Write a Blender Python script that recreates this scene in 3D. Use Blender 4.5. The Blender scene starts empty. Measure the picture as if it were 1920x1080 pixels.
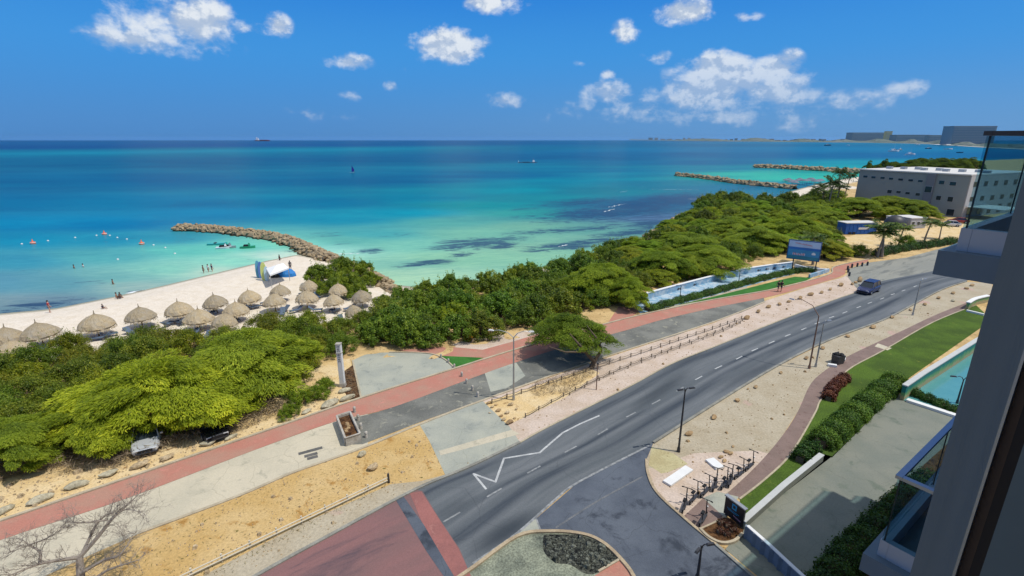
import bpy, bmesh, math, random
import numpy as np
from mathutils import Vector, Matrix
R = math.radians
random.seed(7); rng = np.random.default_rng(7)
scene = bpy.context.scene
COL = scene.collection
# ------------------------------------------------------------ camera
H = 22.0; F = 935.0; PITCH = math.atan(278.5/935.0)
CP, SP = math.cos(PITCH), math.sin(PITCH)
cam_d = bpy.data.cameras.new('camera'); cam = bpy.data.objects.new('camera', cam_d); COL.objects.link(cam)
cam.location = (0, 0, H); cam.rotation_euler = (R(90)-PITCH, 0, 0)
cam_d.sensor_width = 36; cam_d.lens = 36*F/1920; cam_d.clip_end = 60000; cam_d.clip_start = 0.05
scene.camera = cam
def ray(u, v):
    x = (u-960)/F; y = -(v-540)/F
    return x, CP + y*SP, -SP + y*CP
def G(u, v, z=0.0):
    x, f, d = ray(u, v)
    t = (z-H)/min(d, -1e-5)
    return Vector((x*t, f*t, z))
def px(p):
    x, y, z = p[0], p[1], p[2]-H
    d = y*CP - z*SP; w = y*SP + z*CP
    return 960+F*x/d, 540-F*w/d
def depth(p): return p[1]*CP - (p[2]-H)*SP
def W2(pts, z=0.0): return [G(u, v, z) for u, v in pts]
SEA = -1.2
# ------------------------------------------------------------ colour / materials
def lin(c):
    c = c/255.0
    return c/12.92 if c <= 0.04045 else ((c+0.055)/1.055)**2.4
def C(r, g, b, k=0.72): return (min(lin(r)*k, .9), min(lin(g)*k, .9), min(lin(b)*k, .9), 1)
def nodes(m):
    m.use_nodes = True; nt = m.node_tree; nt.nodes.clear(); return nt
def N(nt, t, **kw):
    n = nt.nodes.new(t)
    for k, v in kw.items():
        if k.startswith('i_'):
            key = k[2:]
            n.inputs[int(key) if key.isdigit() else key.replace('_', ' ')].default_value = v
        else: setattr(n, k, v)
    return n
def L(nt, a, b): nt.links.new(a, b)
def mixc(nt, fac, a, b, mode='MIX'):
    n = N(nt, 'ShaderNodeMix', data_type='RGBA', blend_type=mode)
    for s, v in ((0, fac), (6, a), (7, b)):
        if hasattr(v, 'is_linked') or hasattr(v, 'links'): L(nt, v, n.inputs[s])
        else: n.inputs[s].default_value = v
    return n.outputs[2]
def ramp(nt, src, lo, hi, a=0., b=1.):
    n = N(nt, 'ShaderNodeMapRange', interpolation_type='SMOOTHSTEP')
    L(nt, src, n.inputs[0]); n.inputs[1].default_value = lo; n.inputs[2].default_value = hi
    n.inputs[3].default_value = a; n.inputs[4].default_value = b
    return n.outputs[0]
def noise(nt, vec, scale, detail=4., rough=.55, dist=0.):
    n = N(nt, 'ShaderNodeTexNoise'); L(nt, vec, n.inputs['Vector'])
    n.inputs['Scale'].default_value = scale; n.inputs['Detail'].default_value = detail
    n.inputs['Roughness'].default_value = rough; n.inputs['Distortion'].default_value = dist
    return n.outputs[0]
def finish(nt, col, rough=.9, bump=None, bs=.3, bd=.02, metal=0., spec=.3, nrm=None):
    p = N(nt, 'ShaderNodeBsdfPrincipled'); o = N(nt, 'ShaderNodeOutputMaterial')
    if hasattr(col, 'links'): L(nt, col, p.inputs['Base Color'])
    else: p.inputs['Base Color'].default_value = col
    p.inputs['Roughness'].default_value = rough; p.inputs['Metallic'].default_value = metal
    p.inputs['Specular IOR Level'].default_value = spec
    if bump is not None:
        b = N(nt, 'ShaderNodeBump'); b.inputs['Strength'].default_value = bs; b.inputs['Distance'].default_value = bd
        L(nt, bump, b.inputs['Height']); L(nt, b.outputs[0], p.inputs['Normal'])
    L(nt, p.outputs[0], o.inputs[0]); return p
def wpos(nt, sx=1, sy=1, sz=1, rot=0.):
    g = N(nt, 'ShaderNodeNewGeometry')
    if (sx, sy, sz, rot) == (1, 1, 1, 0.): return g.outputs['Position']
    m = N(nt, 'ShaderNodeMapping', vector_type='POINT')
    L(nt, g.outputs['Position'], m.inputs[0])
    m.inputs['Rotation'].default_value = (0, 0, rot)
    m2 = N(nt, 'ShaderNodeVectorMath', operation='MULTIPLY'); L(nt, m.outputs[0], m2.inputs[0]); m2.inputs[1].default_value = (sx, sy, sz)
    return m2.outputs[0]
ROADA = math.atan2(25.5, 35.4)
def ground_mat(name, c1, c2, s1=.35, fine=9., fa=.35, c3=None, s3=1.6, t3=.62, rough=.95, bs=.35, spots=None, rot=-ROADA, stretch=1., cracks=0.):
    """earth-like surface: two tones in broad patches, a third in blotches, fine grain"""
    m = bpy.data.materials.new(name); nt = nodes(m); P = wpos(nt)
    PS = wpos(nt, 1./stretch, 1, 1, rot) if stretch != 1. else P
    a = ramp(nt, noise(nt, PS, s1, 6, .6), .36, .64)
    col = mixc(nt, a, c1, c2)
    if c3:
        b = ramp(nt, noise(nt, PS, s3, 7, .65, .4), t3-.05, t3+.08)
        col = mixc(nt, b, col, c3)
    if spots:
        v = noise(nt, P, spots[1], 3, .5)
        col = mixc(nt, ramp(nt, v, spots[2], spots[2]+.05), col, spots[0])
    if cracks:
        vo = N(nt, 'ShaderNodeTexVoronoi', feature='DISTANCE_TO_EDGE'); va = N(nt, 'ShaderNodeVectorMath', operation='ADD'); nz = N(nt, 'ShaderNodeTexNoise'); L(nt, P, nz.inputs['Vector']); nz.inputs['Scale'].default_value = .7; nz.inputs['Detail'].default_value = 5
        L(nt, P, va.inputs[0]); L(nt, nz.outputs['Color'], va.inputs[1]); L(nt, va.outputs[0], vo.inputs['Vector']); vo.inputs['Scale'].default_value = .3
        col = mixc(nt, ramp(nt, vo.outputs['Distance'], 0., .008, cracks, 0), col, (c1[0]*.45, c1[1]*.45, c1[2]*.42, 1))
    g = noise(nt, P, fine, 5, .7)
    dk = mixc(nt, ramp(nt, g, .3, .7), (1-fa,)*3+(1,), (1+fa*.35,)*3+(1,))
    col = mixc(nt, 1., col, dk, 'MULTIPLY')
    finish(nt, col, rough, g, bs, .03, spec=.15); return m
def plain(name, c, rough=.6, metal=0., var=.15, scale=3., spec=.4):
    m = bpy.data.materials.new(name); nt = nodes(m)
    tc = N(nt, 'ShaderNodeTexCoord')
    g = noise(nt, tc.outputs['Object'], scale, 4, .6)
    dk = mixc(nt, g, (1-var,)*3+(1,), (1+var*.5,)*3+(1,))
    finish(nt, mixc(nt, 1., c, dk, 'MULTIPLY'), rough, metal=metal, spec=spec, bump=g, bs=.08, bd=.01); return m
# ------------------------------------------------------------ object helpers
def tag(o, label=None, cat=None, group=None, kind=None):
    if label: o['label'] = label
    if cat: o['category'] = cat
    if group: o['group'] = group
    if kind: o['kind'] = kind
    return o
def mesh_obj(name, verts, faces, m=None, parent=None, smooth=False):
    me = bpy.data.meshes.new(name); me.from_pydata([tuple(v) for v in verts], [], faces); me.update()
    if smooth: me.polygons.foreach_set('use_smooth', [True]*len(me.polygons))
    o = bpy.data.objects.new(name, me); COL.objects.link(o)
    if m: me.materials.append(m)
    if parent: o.parent = parent
    return o
def empty(name, loc, label=None, cat=None, group=None, rz=0., sc=1.):
    o = bpy.data.objects.new(name, None); COL.objects.link(o); o.location = loc; o.rotation_euler = (0, 0, rz)
    o.scale = (sc, sc, sc) if not hasattr(sc, '__len__') else sc
    o.empty_display_size = .2
    return tag(o, label, cat, group)
def children(o): return KIDS.get(o.name, [])
KIDS = {}
def copy_thing(src, loc, rz=0., sc=1., label=None, cat=None, group=None, color=None):
    def cp(o, par):
        c = o.copy(); COL.objects.link(c)
        if par: c.parent = par
        if color and o.type == 'MESH': c.color = color
        for k in [x for x in o.children]: cp(k, c)
        return c
    r = cp(src, None); r.location = loc; r.rotation_euler = (0, 0, rz)
    r.scale = (sc, sc, sc) if not hasattr(sc, '__len__') else sc
    return tag(r, label, cat, group)
class MB:
    def __init__(s): s.v = []; s.f = []
    def add(s, vs, fs):
        n = len(s.v); s.v += [Vector(v) for v in vs]; s.f += [tuple(i+n for i in f) for f in fs]; return s
    def box(s, c, size, rz=0., mat=None, top=1.):
        x, y, z = size[0]/2, size[1]/2, size[2]/2
        vs = [Vector((sx*x*(top if sz > 0 else 1), sy*y*(top if sz > 0 else 1), sz*z)) for sz in (-1, 1) for sx, sy in ((-1, -1), (1, -1), (1, 1), (-1, 1))]
        M = mat or (Matrix.Translation(c) @ Matrix.Rotation(rz, 4, 'Z'))
        return s.add([M @ v for v in vs], [(3, 2, 1, 0), (4, 5, 6, 7), (0, 1, 5, 4), (1, 2, 6, 5), (2, 3, 7, 6), (3, 0, 4, 7)])
    def cyl(s, a, b, r0, r1=None, n=8, cap=True):
        a, b = Vector(a), Vector(b); r1 = r0 if r1 is None else r1
        d = (b-a).normalized() if (b-a).length > 1e-6 else Vector((0, 0, 1))
        t = d.orthogonal().normalized(); w = d.cross(t)
        vs = []
        for p, r in ((a, r0), (b, r1)):
            for i in range(n):
                q = 2*math.pi*i/n; vs.append(p + t*math.cos(q)*r + w*math.sin(q)*r)
        fs = [(i, (i+1) % n, n+(i+1) % n, n+i) for i in range(n)]
        if cap: fs += [tuple(range(n))[::-1], tuple(range(n, 2*n))]
        return s.add(vs, fs)
    def tube(s, pts, rads, n=6):
        for i in range(len(pts)-1):
            s.cyl(pts[i], pts[i+1], rads[i], rads[i+1], n)
        return s
    def lathe(s, prof, n=16, c=(0, 0, 0)):
        vs = []; c = Vector(c)
        for r, z in prof:
            for i in range(n):
                q = 2*math.pi*i/n; vs.append(c+Vector((r*math.cos(q), r*math.sin(q), z)))
        fs = []
        for j in range(len(prof)-1):
            for i in range(n): fs.append((j*n+i, j*n+(i+1) % n, (j+1)*n+(i+1) % n, (j+1)*n+i))
        return s.add(vs, fs)
    def prism(s, pts, z0, z1):
        """pts: list of xy, CCW"""
        n = len(pts)
        vs = [Vector((p[0], p[1], z0)) for p in pts]+[Vector((p[0], p[1], z1)) for p in pts]
        return s.add(vs, [tuple(range(n))[::-1], tuple(range(n, 2*n))]+[(i, (i+1) % n, n+(i+1) % n, n+i) for i in range(n)])
    def build(s, name, m=None, parent=None, smooth=False): return mesh_obj(name, s.v, s.f, m, parent, smooth)
def ccw(pts):
    a = sum(pts[i][0]*pts[(i+1) % len(pts)][1]-pts[(i+1) % len(pts)][0]*pts[i][1] for i in range(len(pts)))
    return pts if a > 0 else pts[::-1]
def smooth(pts, n=6):
    pts = [Vector(p) for p in pts]; out = []
    for i in range(len(pts)-1):
        p0 = pts[max(i-1, 0)]; p1 = pts[i]; p2 = pts[i+1]; p3 = pts[min(i+2, len(pts)-1)]
        for k in range(n):
            t = k/n
            out.append(.5*((2*p1)+(p2-p0)*t+(2*p0-5*p1+4*p2-p3)*t*t+(3*p1-p0-3*p2+p3)*t**3))
    out.append(pts[-1]); return out
def sheet(name, pts, z, m, kind='structure'):
    """flat sheet at height z from world points"""
    pts = ccw([(p[0], p[1]) for p in pts])
    bm = bmesh.new(); vs = [bm.verts.new((p[0], p[1], z)) for p in pts]
    f = bm.faces.new(vs); bmesh.ops.triangulate(bm, faces=[f])
    me = bpy.data.meshes.new(name); bm.to_mesh(me); bm.free(); me.materials.append(m)
    o = bpy.data.objects.new(name, me); COL.objects.link(o); o['kind'] = kind; return o
def strip(name, A, B, z, m, n=120, cross=6):
    """sheet between two edges with u along and v across stored as UV"""
    def res(P):
        d = [0]
        for i in range(len(P)-1): d.append(d[-1]+(P[i+1]-P[i]).length)
        out = []; j = 0
        for k in range(n+1):
            t = d[-1]*k/n
            while j < len(P)-2 and d[j+1] < t: j += 1
            w = (t-d[j])/max(d[j+1]-d[j], 1e-6); out.append(P[j].lerp(P[j+1], min(max(w, 0), 1)))
        return out, d[-1]
    a, la = res([Vector((p[0], p[1], z)) for p in A]); b, lb = res([Vector((p[0], p[1], z)) for p in B])
    vs = []; uv = []
    for i in range(n+1):
        for j in range(cross+1):
            vs.append(a[i].lerp(b[i], j/cross)); uv.append((i/n*la, j/cross))
    fs = [(i*(cross+1)+j, (i+1)*(cross+1)+j, (i+1)*(cross+1)+j+1, i*(cross+1)+j+1) for i in range(n) for j in range(cross)]
    if (vs[cross+1]-vs[0]).cross(vs[1]-vs[0]).z < 0: fs = [f[::-1] for f in fs]
    o = mesh_obj(name, vs, fs, m); o['kind'] = 'structure'
    ul = o.data.uv_layers.new(name='uv')
    for l in o.data.loops: ul.data[l.index].uv = uv[l.vertex_index]
    return o
def rib_pts(pts, w, z0, z1, mb=None):
    """box-section ribbon along a polyline"""
    mb = mb or MB(); pts = [Vector((p[0], p[1], 0)) for p in pts]; Lf = []; Rt = []
    for i, p in enumerate(pts):
        d = (pts[min(i+1, len(pts)-1)]-pts[max(i-1, 0)]).normalized(); n = Vector((-d.y, d.x, 0))
        Lf.append(p+n*w/2); Rt.append(p-n*w/2)
    vs = []
    for i in range(len(pts)):
        for q, z in ((Rt[i], z0), (Lf[i], z0), (Lf[i], z1), (Rt[i], z1)): vs.append((q.x, q.y, z))
    fs = []
    for i in range(len(pts)-1):
        a, b = i*4, i*4+4
        fs += [(a+k, b+k, b+(k+1) % 4, a+(k+1) % 4)[::-1] for k in range(4)]
    fs += [(0, 1, 2, 3), tuple(len(vs)-4+k for k in (3, 2, 1, 0))]
    return mb.add(vs, fs)
def kerb(name, pts, m, w=.2, h=.1, kind='structure', z0=-.1):
    o = rib_pts(pts, w, z0, h).build(name, m); o['kind'] = kind; return o
# ------------------------------------------------------------ terrain
shore_px = [(-700, 640), (-300, 612), (0, 588), (100, 579), (215, 556), (300, 537), (400, 513), (500, 489), (560, 477), (600, 484), (640, 492), (690, 512),
            (740, 534), (800, 540), (870, 531), (950, 516), (1060, 492), (1150, 466), (1220, 438), (1262, 414), (1300, 397), (1360, 384), (1440, 374),
            (1490, 357), (1530, 346), (1580, 336), (1630, 329), (1680, 318), (1760, 306), (1850, 301), (1950, 297)]
shore = [G(u, v, SEA) for u, v in shore_px]
land = [(p.x, p.y) for p in shore]+[(900, 700), (900, -90), (-260, -90)]
segs = np.array([(p.x, p.y) for p in shore])
def inside(P, poly):
    x, y = P[:, 0], P[:, 1]; r = np.zeros(len(P), bool); n = len(poly)
    for i in range(n):
        x1, y1 = poly[i][0], poly[i][1]; x2, y2 = poly[(i+1) % n][0], poly[(i+1) % n][1]
        c = ((y1 > y) != (y2 > y)); 
        with np.errstate(divide='ignore', invalid='ignore'): xi = (x2-x1)*(y-y1)/(y2-y1+1e-12)+x1
        r ^= (c & (x < xi))
    return r
def sdist(P):
    d = np.full(len(P), 1e9)
    for i in range(len(segs)-1):
        a, b = segs[i], segs[i+1]; ab = b-a; t = np.clip(((P-a) @ ab)/(ab @ ab), 0, 1)
        d = np.minimum(d, np.linalg.norm(P-(a+t[:, None]*ab), axis=1))
    return d
def tz_arr(P):
    d = sdist(P)*np.where(inside(P, land), 1, -1)
    z = np.where(d > 0, SEA+np.minimum(d*.13, 1.2), SEA+np.maximum(d*.1, -3.))
    return z, d
def tz(x, y):
    z, d = tz_arr(np.array([[x, y]])); return float(z[0])
def GT(u, v, dz=0.):
    z = 0.
    for _ in range(6):
        p = G(u, v, z+dz); z = tz(p.x, p.y)
    p.z = z; return p
xs = np.concatenate([np.arange(-260, -90, 10), np.arange(-90, 160, 1.3), np.arange(160, 900, 14)])
ys = np.concatenate([np.arange(-90, -10, 10), np.arange(-10, 200, 1.3), np.arange(200, 700, 14)])
gx, gy = np.meshgrid(xs, ys); P = np.stack([gx.ravel(), gy.ravel()], 1)
Z, D = tz_arr(P)
bump = (np.sin(P[:, 0]*1.3+np.sin(P[:, 1]*.9)*1.7)*np.cos(P[:, 1]*1.1+P[:, 0]*.3))*.05
Z = Z+np.where((D > 2) & (D < 30) & (P[:, 0] < 10), bump, 0)-.006
nx, ny = len(xs), len(ys)
idx = np.arange(nx*ny).reshape(ny, nx)
faces = np.stack([idx[:-1, :-1], idx[:-1, 1:], idx[1:, 1:], idx[1:, :-1]], -1).reshape(-1, 4)
me = bpy.data.meshes.new('ground'); me.from_pydata(np.column_stack([P, Z]).tolist(), [], faces.tolist())
me.polygons.foreach_set('use_smooth', [True]*len(me.polygons))
beach_poly = W2([(-500, 760), (0, 690), (300, 640), (500, 625), (640, 600), (760, 580), (745, 500), (600, 440), (0, 500), (-900, 560)])
far_beach = W2([(1300, 405), (1430, 376), (1540, 372), (1640, 340), (1640, 300), (1480, 330)], SEA)
bm_ = np.maximum(inside(P, [(p.x, p.y) for p in beach_poly]), inside(P, [(p.x, p.y) for p in far_beach])).astype(float)
bm_ = np.where((D < 3.5), 1., bm_)
at = me.attributes.new('beach', 'FLOAT', 'POINT'); at.data.foreach_set('value', bm_)
at = me.attributes.new('shore', 'FLOAT', 'POINT'); at.data.foreach_set('value', D)
ground = bpy.data.objects.new('ground', me); COL.objects.link(ground); ground['kind'] = 'structure'
m = bpy.data.materials.new('ground_earth'); nt = nodes(m); Pn = wpos(nt)
ab = N(nt, 'ShaderNodeAttribute', attribute_name='beach'); ash = N(nt, 'ShaderNodeAttribute', attribute_name='shore')
n1 = noise(nt, Pn, .3, 6, .6); n2 = noise(nt, Pn, 5., 6, .7)
tan = mixc(nt, ramp(nt, n1, .4, .6), C(218, 188, 136, .88), C(196, 166, 116, .88))
tan = mixc(nt, ramp(nt, noise(nt, Pn, 1.7, 6, .7), .56, .66), tan, C(120, 98, 66))
wh = mixc(nt, ramp(nt, noise(nt, Pn, .8, 5, .6), .35, .7), C(236, 224, 206, .9), C(226, 212, 190, .9))
wet = mixc(nt, ramp(nt, ash.outputs['Fac'], .3, 2.6), C(176, 172, 150), wh)
bf = N(nt, 'ShaderNodeMath', operation='ADD'); L(nt, ab.outputs['Fac'], bf.inputs[0])
nn = N(nt, 'ShaderNodeMath', operation='MULTIPLY_ADD'); L(nt, n1, nn.inputs[0]); nn.inputs[1].default_value = .8; nn.inputs[2].default_value = -.4
L(nt, nn.outputs[0], bf.inputs[1])
col = mixc(nt, ramp(nt, bf.outputs[0], .3, .7), tan, wet)
col = mixc(nt, 1., col, mixc(nt, ramp(nt, n2, .3, .7), (.8, .8, .8, 1), (1.06, 1.06, 1.06, 1)), 'MULTIPLY')
finish(nt, col, .95, n2, .5, .05, spec=.1); me.materials.append(m)
# ------------------------------------------------------------ water
cps = [(-300, 268, 0, 78, 150), (0, 266, 0, 78, 146), (500, 266, 0, 84, 152), (900, 266, 0, 80, 146), (1200, 266, 10, 105, 160), (1500, 267, 30, 130, 180), (1800, 269, 40, 130, 170),
 (0, 276, 0, 66, 140), (500, 272, 0, 76, 150), (900, 270, 0, 84, 146), (1200, 272, 10, 108, 160), (0, 290, 0, 118, 158), (250, 287, 0, 122, 160), (500, 282, 0, 122, 160), (800, 278, 0, 112, 152),
 (0, 305, 0, 104, 150), (300, 305, 0, 100, 148), (700, 300, 0, 98, 148), (1000, 295, 0, 98, 152), (1250, 290, 10, 104, 160), (1400, 282, 20, 120, 176), (1600, 280, 26, 130, 184),
 (0, 340, 0, 106, 160), (300, 340, 0, 106, 162), (700, 340, 0, 108, 160), (950, 330, 0, 112, 165), (1150, 320, 4, 122, 168), (1330, 305, 6, 112, 165), (1500, 293, 10, 108, 166), (1700, 292, 10, 110, 172),
 (0, 380, 0, 116, 172), (300, 380, 0, 122, 176), (600, 380, 0, 132, 178), (800, 372, 0, 146, 182), (950, 356, 0, 158, 184), (1080, 338, 10, 156, 186), (1200, 325, 30, 142, 178), (1330, 318, 40, 140, 175),
 (0, 420, 0, 138, 176), (200, 420, 0, 136, 176), (400, 400, 6, 142, 180), (640, 410, 30, 168, 182), (760, 400, 20, 162, 180), (900, 385, 40, 160, 172), (1000, 372, 60, 150, 170), (1120, 358, 70, 140, 165),
 (1250, 345, 70, 136, 168), (1400, 325, 110, 200, 186), (1480, 332, 120, 210, 190), (1560, 312, 60, 178, 190), (1650, 305, 60, 165, 190), (1400, 350, 80, 130, 175),
 (50, 450, 20, 142, 168), (200, 450, 30, 142, 165), (330, 448, 46, 150, 165), (700, 440, 80, 178, 170), (860, 415, 90, 180, 162), (1000, 400, 110, 180, 160), (1120, 400, 98, 132, 156), (1220, 385, 84, 112, 158), (1300, 375, 84, 112, 158),
 (30, 490, 60, 150, 165), (200, 480, 80, 165, 162), (350, 470, 90, 184, 166), (450, 462, 96, 194, 172), (540, 460, 120, 206, 180), (600, 470, 150, 214, 190),
 (660, 450, 100, 180, 160), (760, 460, 120, 192, 164), (880, 440, 120, 190, 158), (1000, 425, 124, 190, 156), (1120, 430, 110, 176, 152), (1230, 410, 96, 130, 160),
 (0, 530, 90, 150, 162), (100, 530, 96, 156, 160), (220, 520, 110, 172, 162), (330, 505, 118, 190, 168), (440, 490, 130, 204, 178), (0, 575, 120, 150, 150), (100, 570, 118, 146, 150), (260, 540, 150, 184, 168),
 (720, 495, 138, 198, 166), (850, 485, 146, 204, 160), (780, 515, 160, 206, 168), (1000, 470, 140, 196, 156), (1150, 450, 124, 180, 150), (1200, 425, 108, 165, 152), (400, 510, 170, 205, 182), (540, 480, 190, 220, 198)]
cpa = np.array(cps, float)
def sea_color(U, V):
    # rows compress towards the horizon: work in log distance below it
    y = np.log(np.maximum(V-259, 2.)); cy = np.log(np.maximum(cpa[:, 1]-259, 2.))
    num = np.zeros((len(U), 3)); den = np.zeros(len(U))
    lc = np.array([[lin(c)*((1, 1.13, .95) if r[1] < 400 else (1.04, .97, 1.03))[ci_]*(1 if ci_ or r[1] > 400 else .3)*(.54+.3*max(0,min(1,(r[1]-370)/90))) for ci_, c in enumerate(r[2:5])] for r in cps])
    for i in range(len(cpa)):
        d2 = ((U-cpa[i, 0])/210.)**2+((y-cy[i])/.14)**2
        w = 1./(d2+.05)**2
        num += w[:, None]*lc[i]; den += w
    return num/den[:, None]
us = np.linspace(-1500, 3400, 620)
vs_ = np.concatenate([[261.5+1.6, 263.9, 264.9, 266.2], np.arange(268, 300, 2.), np.arange(300, 700, 3.), np.linspace(705, 1000, 12)])
gu, gv = np.meshgrid(us, vs_); U = gu.ravel(); V = gv.ravel()
x = (U-960)/F; y = -(V-540)/F; fw = CP+y*SP; dd = -SP+y*CP; t = (SEA-H)/dd
WX = x*t; WY = fw*t
colr = sea_color(np.clip(U, -100, 1900), V)
bnd = np.exp(-((V-(289-.0135*U))/3.2)**2)*np.clip((1000-U)/300, 0, 1)*.7
colr = colr*(1-bnd[:, None])+bnd[:, None]*np.array([lin(8)*.7, lin(146)*.7, lin(168)*.7])
blobs = [(905, 457, 75, 9, 1.1), (850, 463, 50, 6, .9), (950, 448, 45, 4, .8), (1060, 462, 60, 6, 1.), (1010, 466, 30, 5, .9), (1110, 452, 60, 4, .8), (1080, 430, 90, 5, .8), (1000, 436, 70, 4, .7), (1190, 436, 45, 6, 1.), (810, 492, 40, 5, .9), (865, 478, 28, 4, .8),
         (1180, 405, 90, 16, .62), (1240, 395, 70, 20, .66), (1100, 395, 80, 12, .5), (1290, 380, 60, 14, .5), (1180, 375, 110, 10, .42), (1020, 390, 60, 5, .4),
         (695, 470, 28, 4, .9), (640, 455, 30, 5, .4), (610, 440, 40, 6, .45), (80, 572, 60, 6, .8), (20, 584, 50, 5, .75), (130, 560, 60, 5, .55), (545, 470, 25, 3, .5), (470, 465, 50, 3, .35), (480, 487, 30, 3, .4),
         (250, 545, 22, 2.5, .5), (200, 452, 120, 9, .32), (330, 450, 60, 8, .35), (60, 510, 90, 10, .3), (160, 530, 90, 10, .32), (975, 392, 22, 3, .6), (1420, 350, 60, 5, .5), (760, 503, 30, 3, .5), (1140, 445, 60, 3, .6), (1000, 480, 60, 3, .25)]
mask = np.zeros(len(U))
blobs += [(1130, 400, 120, 13, .95), (1200, 388, 90, 15, 1.), (1260, 375, 80, 12, .95), (1090, 380, 90, 7, .8), (940, 460, 30, 7, 1.2), (880, 455, 60, 7, 1.1), (1075, 458, 70, 4, 1.1), (1160, 440, 50, 4, 1.), (1215, 420, 40, 9, .95), (790, 496, 50, 3, 1.), (1000, 405, 60, 4, .5), (760, 440, 60, 5, .4)]
for b in blobs:
    mask = np.maximum(mask, min(b[4], .92)*np.exp(-(((U-b[0])/b[2]/1.2)**2+((V-b[1]-(-(U-b[0])*.06))/b[3]/1.3)**2)*.9))
nU, nV = len(us), len(vs_)
idx = np.arange(nU*nV).reshape(nV, nU)
fc = np.stack([idx[:-1, :-1], idx[1:, :-1], idx[1:, 1:], idx[:-1, 1:]], -1).reshape(-1, 4)
me = bpy.data.meshes.new('sea'); me.from_pydata(np.column_stack([WX, WY, np.full(len(WX), SEA)]).tolist(), [], fc.tolist())
ca = me.color_attributes.new('tint', 'FLOAT_COLOR', 'POINT')
ca.data.foreach_set('color', np.column_stack([colr, np.ones(len(colr))]).ravel())
at = me.attributes.new('grass', 'FLOAT', 'POINT'); at.data.foreach_set('value', mask)
sea = bpy.data.objects.new('sea_water', me); COL.objects.link(sea); sea['kind'] = 'structure'
m = bpy.data.materials.new('sea_water'); nt = nodes(m)
ac = N(nt, 'ShaderNodeAttribute', attribute_name='tint'); ag = N(nt, 'ShaderNodeAttribute', attribute_name='grass')
PW = wpos(nt, .10, .42, 1, -.25); PW2 = wpos(nt, .5, 1.4, 1, -.2); PW3 = wpos(nt, .012, .03, 1, -.1)
nA = noise(nt, PW, 1.7, 9, .74, 1.2); nB = noise(nt, PW2, 1.0, 5, .65); nC = noise(nt, PW3, 1., 5, .6)
s = N(nt, 'ShaderNodeMath', operation='MULTIPLY_ADD'); L(nt, nA, s.inputs[0]); s.inputs[1].default_value = 3.6; L(nt, ag.outputs['Fac'], s.inputs[2])
g = ramp(nt, s.outputs[0], 2.2, 2.6, 0, .9)
g2 = N(nt, 'ShaderNodeMath', operation='MULTIPLY'); L(nt, g, g2.inputs[0]); L(nt, ramp(nt, ag.outputs['Fac'], .08, .4), g2.inputs[1])
col = mixc(nt, g2.outputs[0], ac.outputs['Color'], C(52, 80, 112, .7))
col = mixc(nt, 1., col, mixc(nt, ramp(nt, nC, .3, .7), (.72, .82, .88, 1), (1.2, 1.14, 1.06, 1)), 'MULTIPLY')
col = mixc(nt, 1., col, mixc(nt, ramp(nt, nA, .3, .72), (.76, .86, .9, 1), (1.16, 1.1, 1.06, 1)), 'MULTIPLY')
p = finish(nt, col, .3, nB, .35, .15, spec=.02); me.materials.append(m)
# surf: small broken foam crests
foam_m = plain('foam', (.8, .85, .85, 1), .8, var=.1)
def foam(u, v, w, h, n=14):
    mb = MB()
    a = G(u, v, SEA+.03); b = G(u+w, v-h, SEA+.03)
    for i in range(n):
        t = (i+random.uniform(-.4, .4))/n; p = a.lerp(b, t); d = (b-a).normalized()*random.uniform(.3, 1.2); e = Vector((-d.y, d.x, 0)).normalized()*random.uniform(.08, .35)
        p = p+e*random.uniform(-1.5, 1.5)
        mb.add([p-d, p-e*.6, p+d*random.uniform(.6, 1), p+e], [(0, 1, 2, 3)])
    o = mb.build('foam', foam_m); o['kind'] = 'structure'
for a in [(1132, 397, 20, 5), (1145, 388, 28, 6), (1225, 355, 90, -1, 20), (1165, 360, 12, 2, 5), (1290, 373, 40, -1, 10), (1050, 462, 18, 3, 5), (640, 476, 40, 1, 8), (245, 548, 30, 5, 8), (1390, 366, 60, 3, 8), (0, 289, 90, 3, 6)]: foam(*a)
# ------------------------------------------------------------ pavements and roads (sheets 4 mm apart)
asph = bpy.data.materials.new('asphalt'); nt = nodes(asph)
uvn = N(nt, 'ShaderNodeUVMap', uv_map='uv'); sp = N(nt, 'ShaderNodeSeparateXYZ'); L(nt, uvn.outputs[0], sp.inputs[0])
Pn = wpos(nt); fine = noise(nt, Pn, 14, 5, .75)
cx = N(nt, 'ShaderNodeCombineXYZ')
mu = N(nt, 'ShaderNodeMath', operation='MULTIPLY'); L(nt, sp.outputs[0], mu.inputs[0]); mu.inputs[1].default_value = .045
mv = N(nt, 'ShaderNodeMath', operation='MULTIPLY'); L(nt, sp.outputs[1], mv.inputs[0]); mv.inputs[1].default_value = 5.
L(nt, mu.outputs[0], cx.inputs[0]); L(nt, mv.outputs[0], cx.inputs[1])
st = noise(nt, cx.outputs[0], 1.5, 6, .55)
def band(c, w):
    a = N(nt, 'ShaderNodeMath', operation='SUBTRACT'); L(nt, sp.outputs[1], a.inputs[0]); a.inputs[1].default_value = c
    b = N(nt, 'ShaderNodeMath', operation='ABSOLUTE'); L(nt, a.outputs[0], b.inputs[0])
    return ramp(nt, b.outputs[0], 0, w, 1, 0)
bsum = None
for c_, w_ in ((.13, .12), (.70, .13), (.52, .06)):
    b = band(c_, w_)
    if bsum is None: bsum = b
    else:
        q = N(nt, 'ShaderNodeMath', operation='ADD'); L(nt, bsum, q.inputs[0]); L(nt, b, q.inputs[1]); bsum = q.outputs[0]
bb = N(nt, 'ShaderNodeMath', operation='MULTIPLY'); L(nt, bsum, bb.inputs[0]); L(nt, ramp(nt, st, .33, .62), bb.inputs[1])
col = mixc(nt, ramp(nt, st, .3, .7), C(94, 100, 104, .9), C(117, 121, 124, .9))
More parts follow.
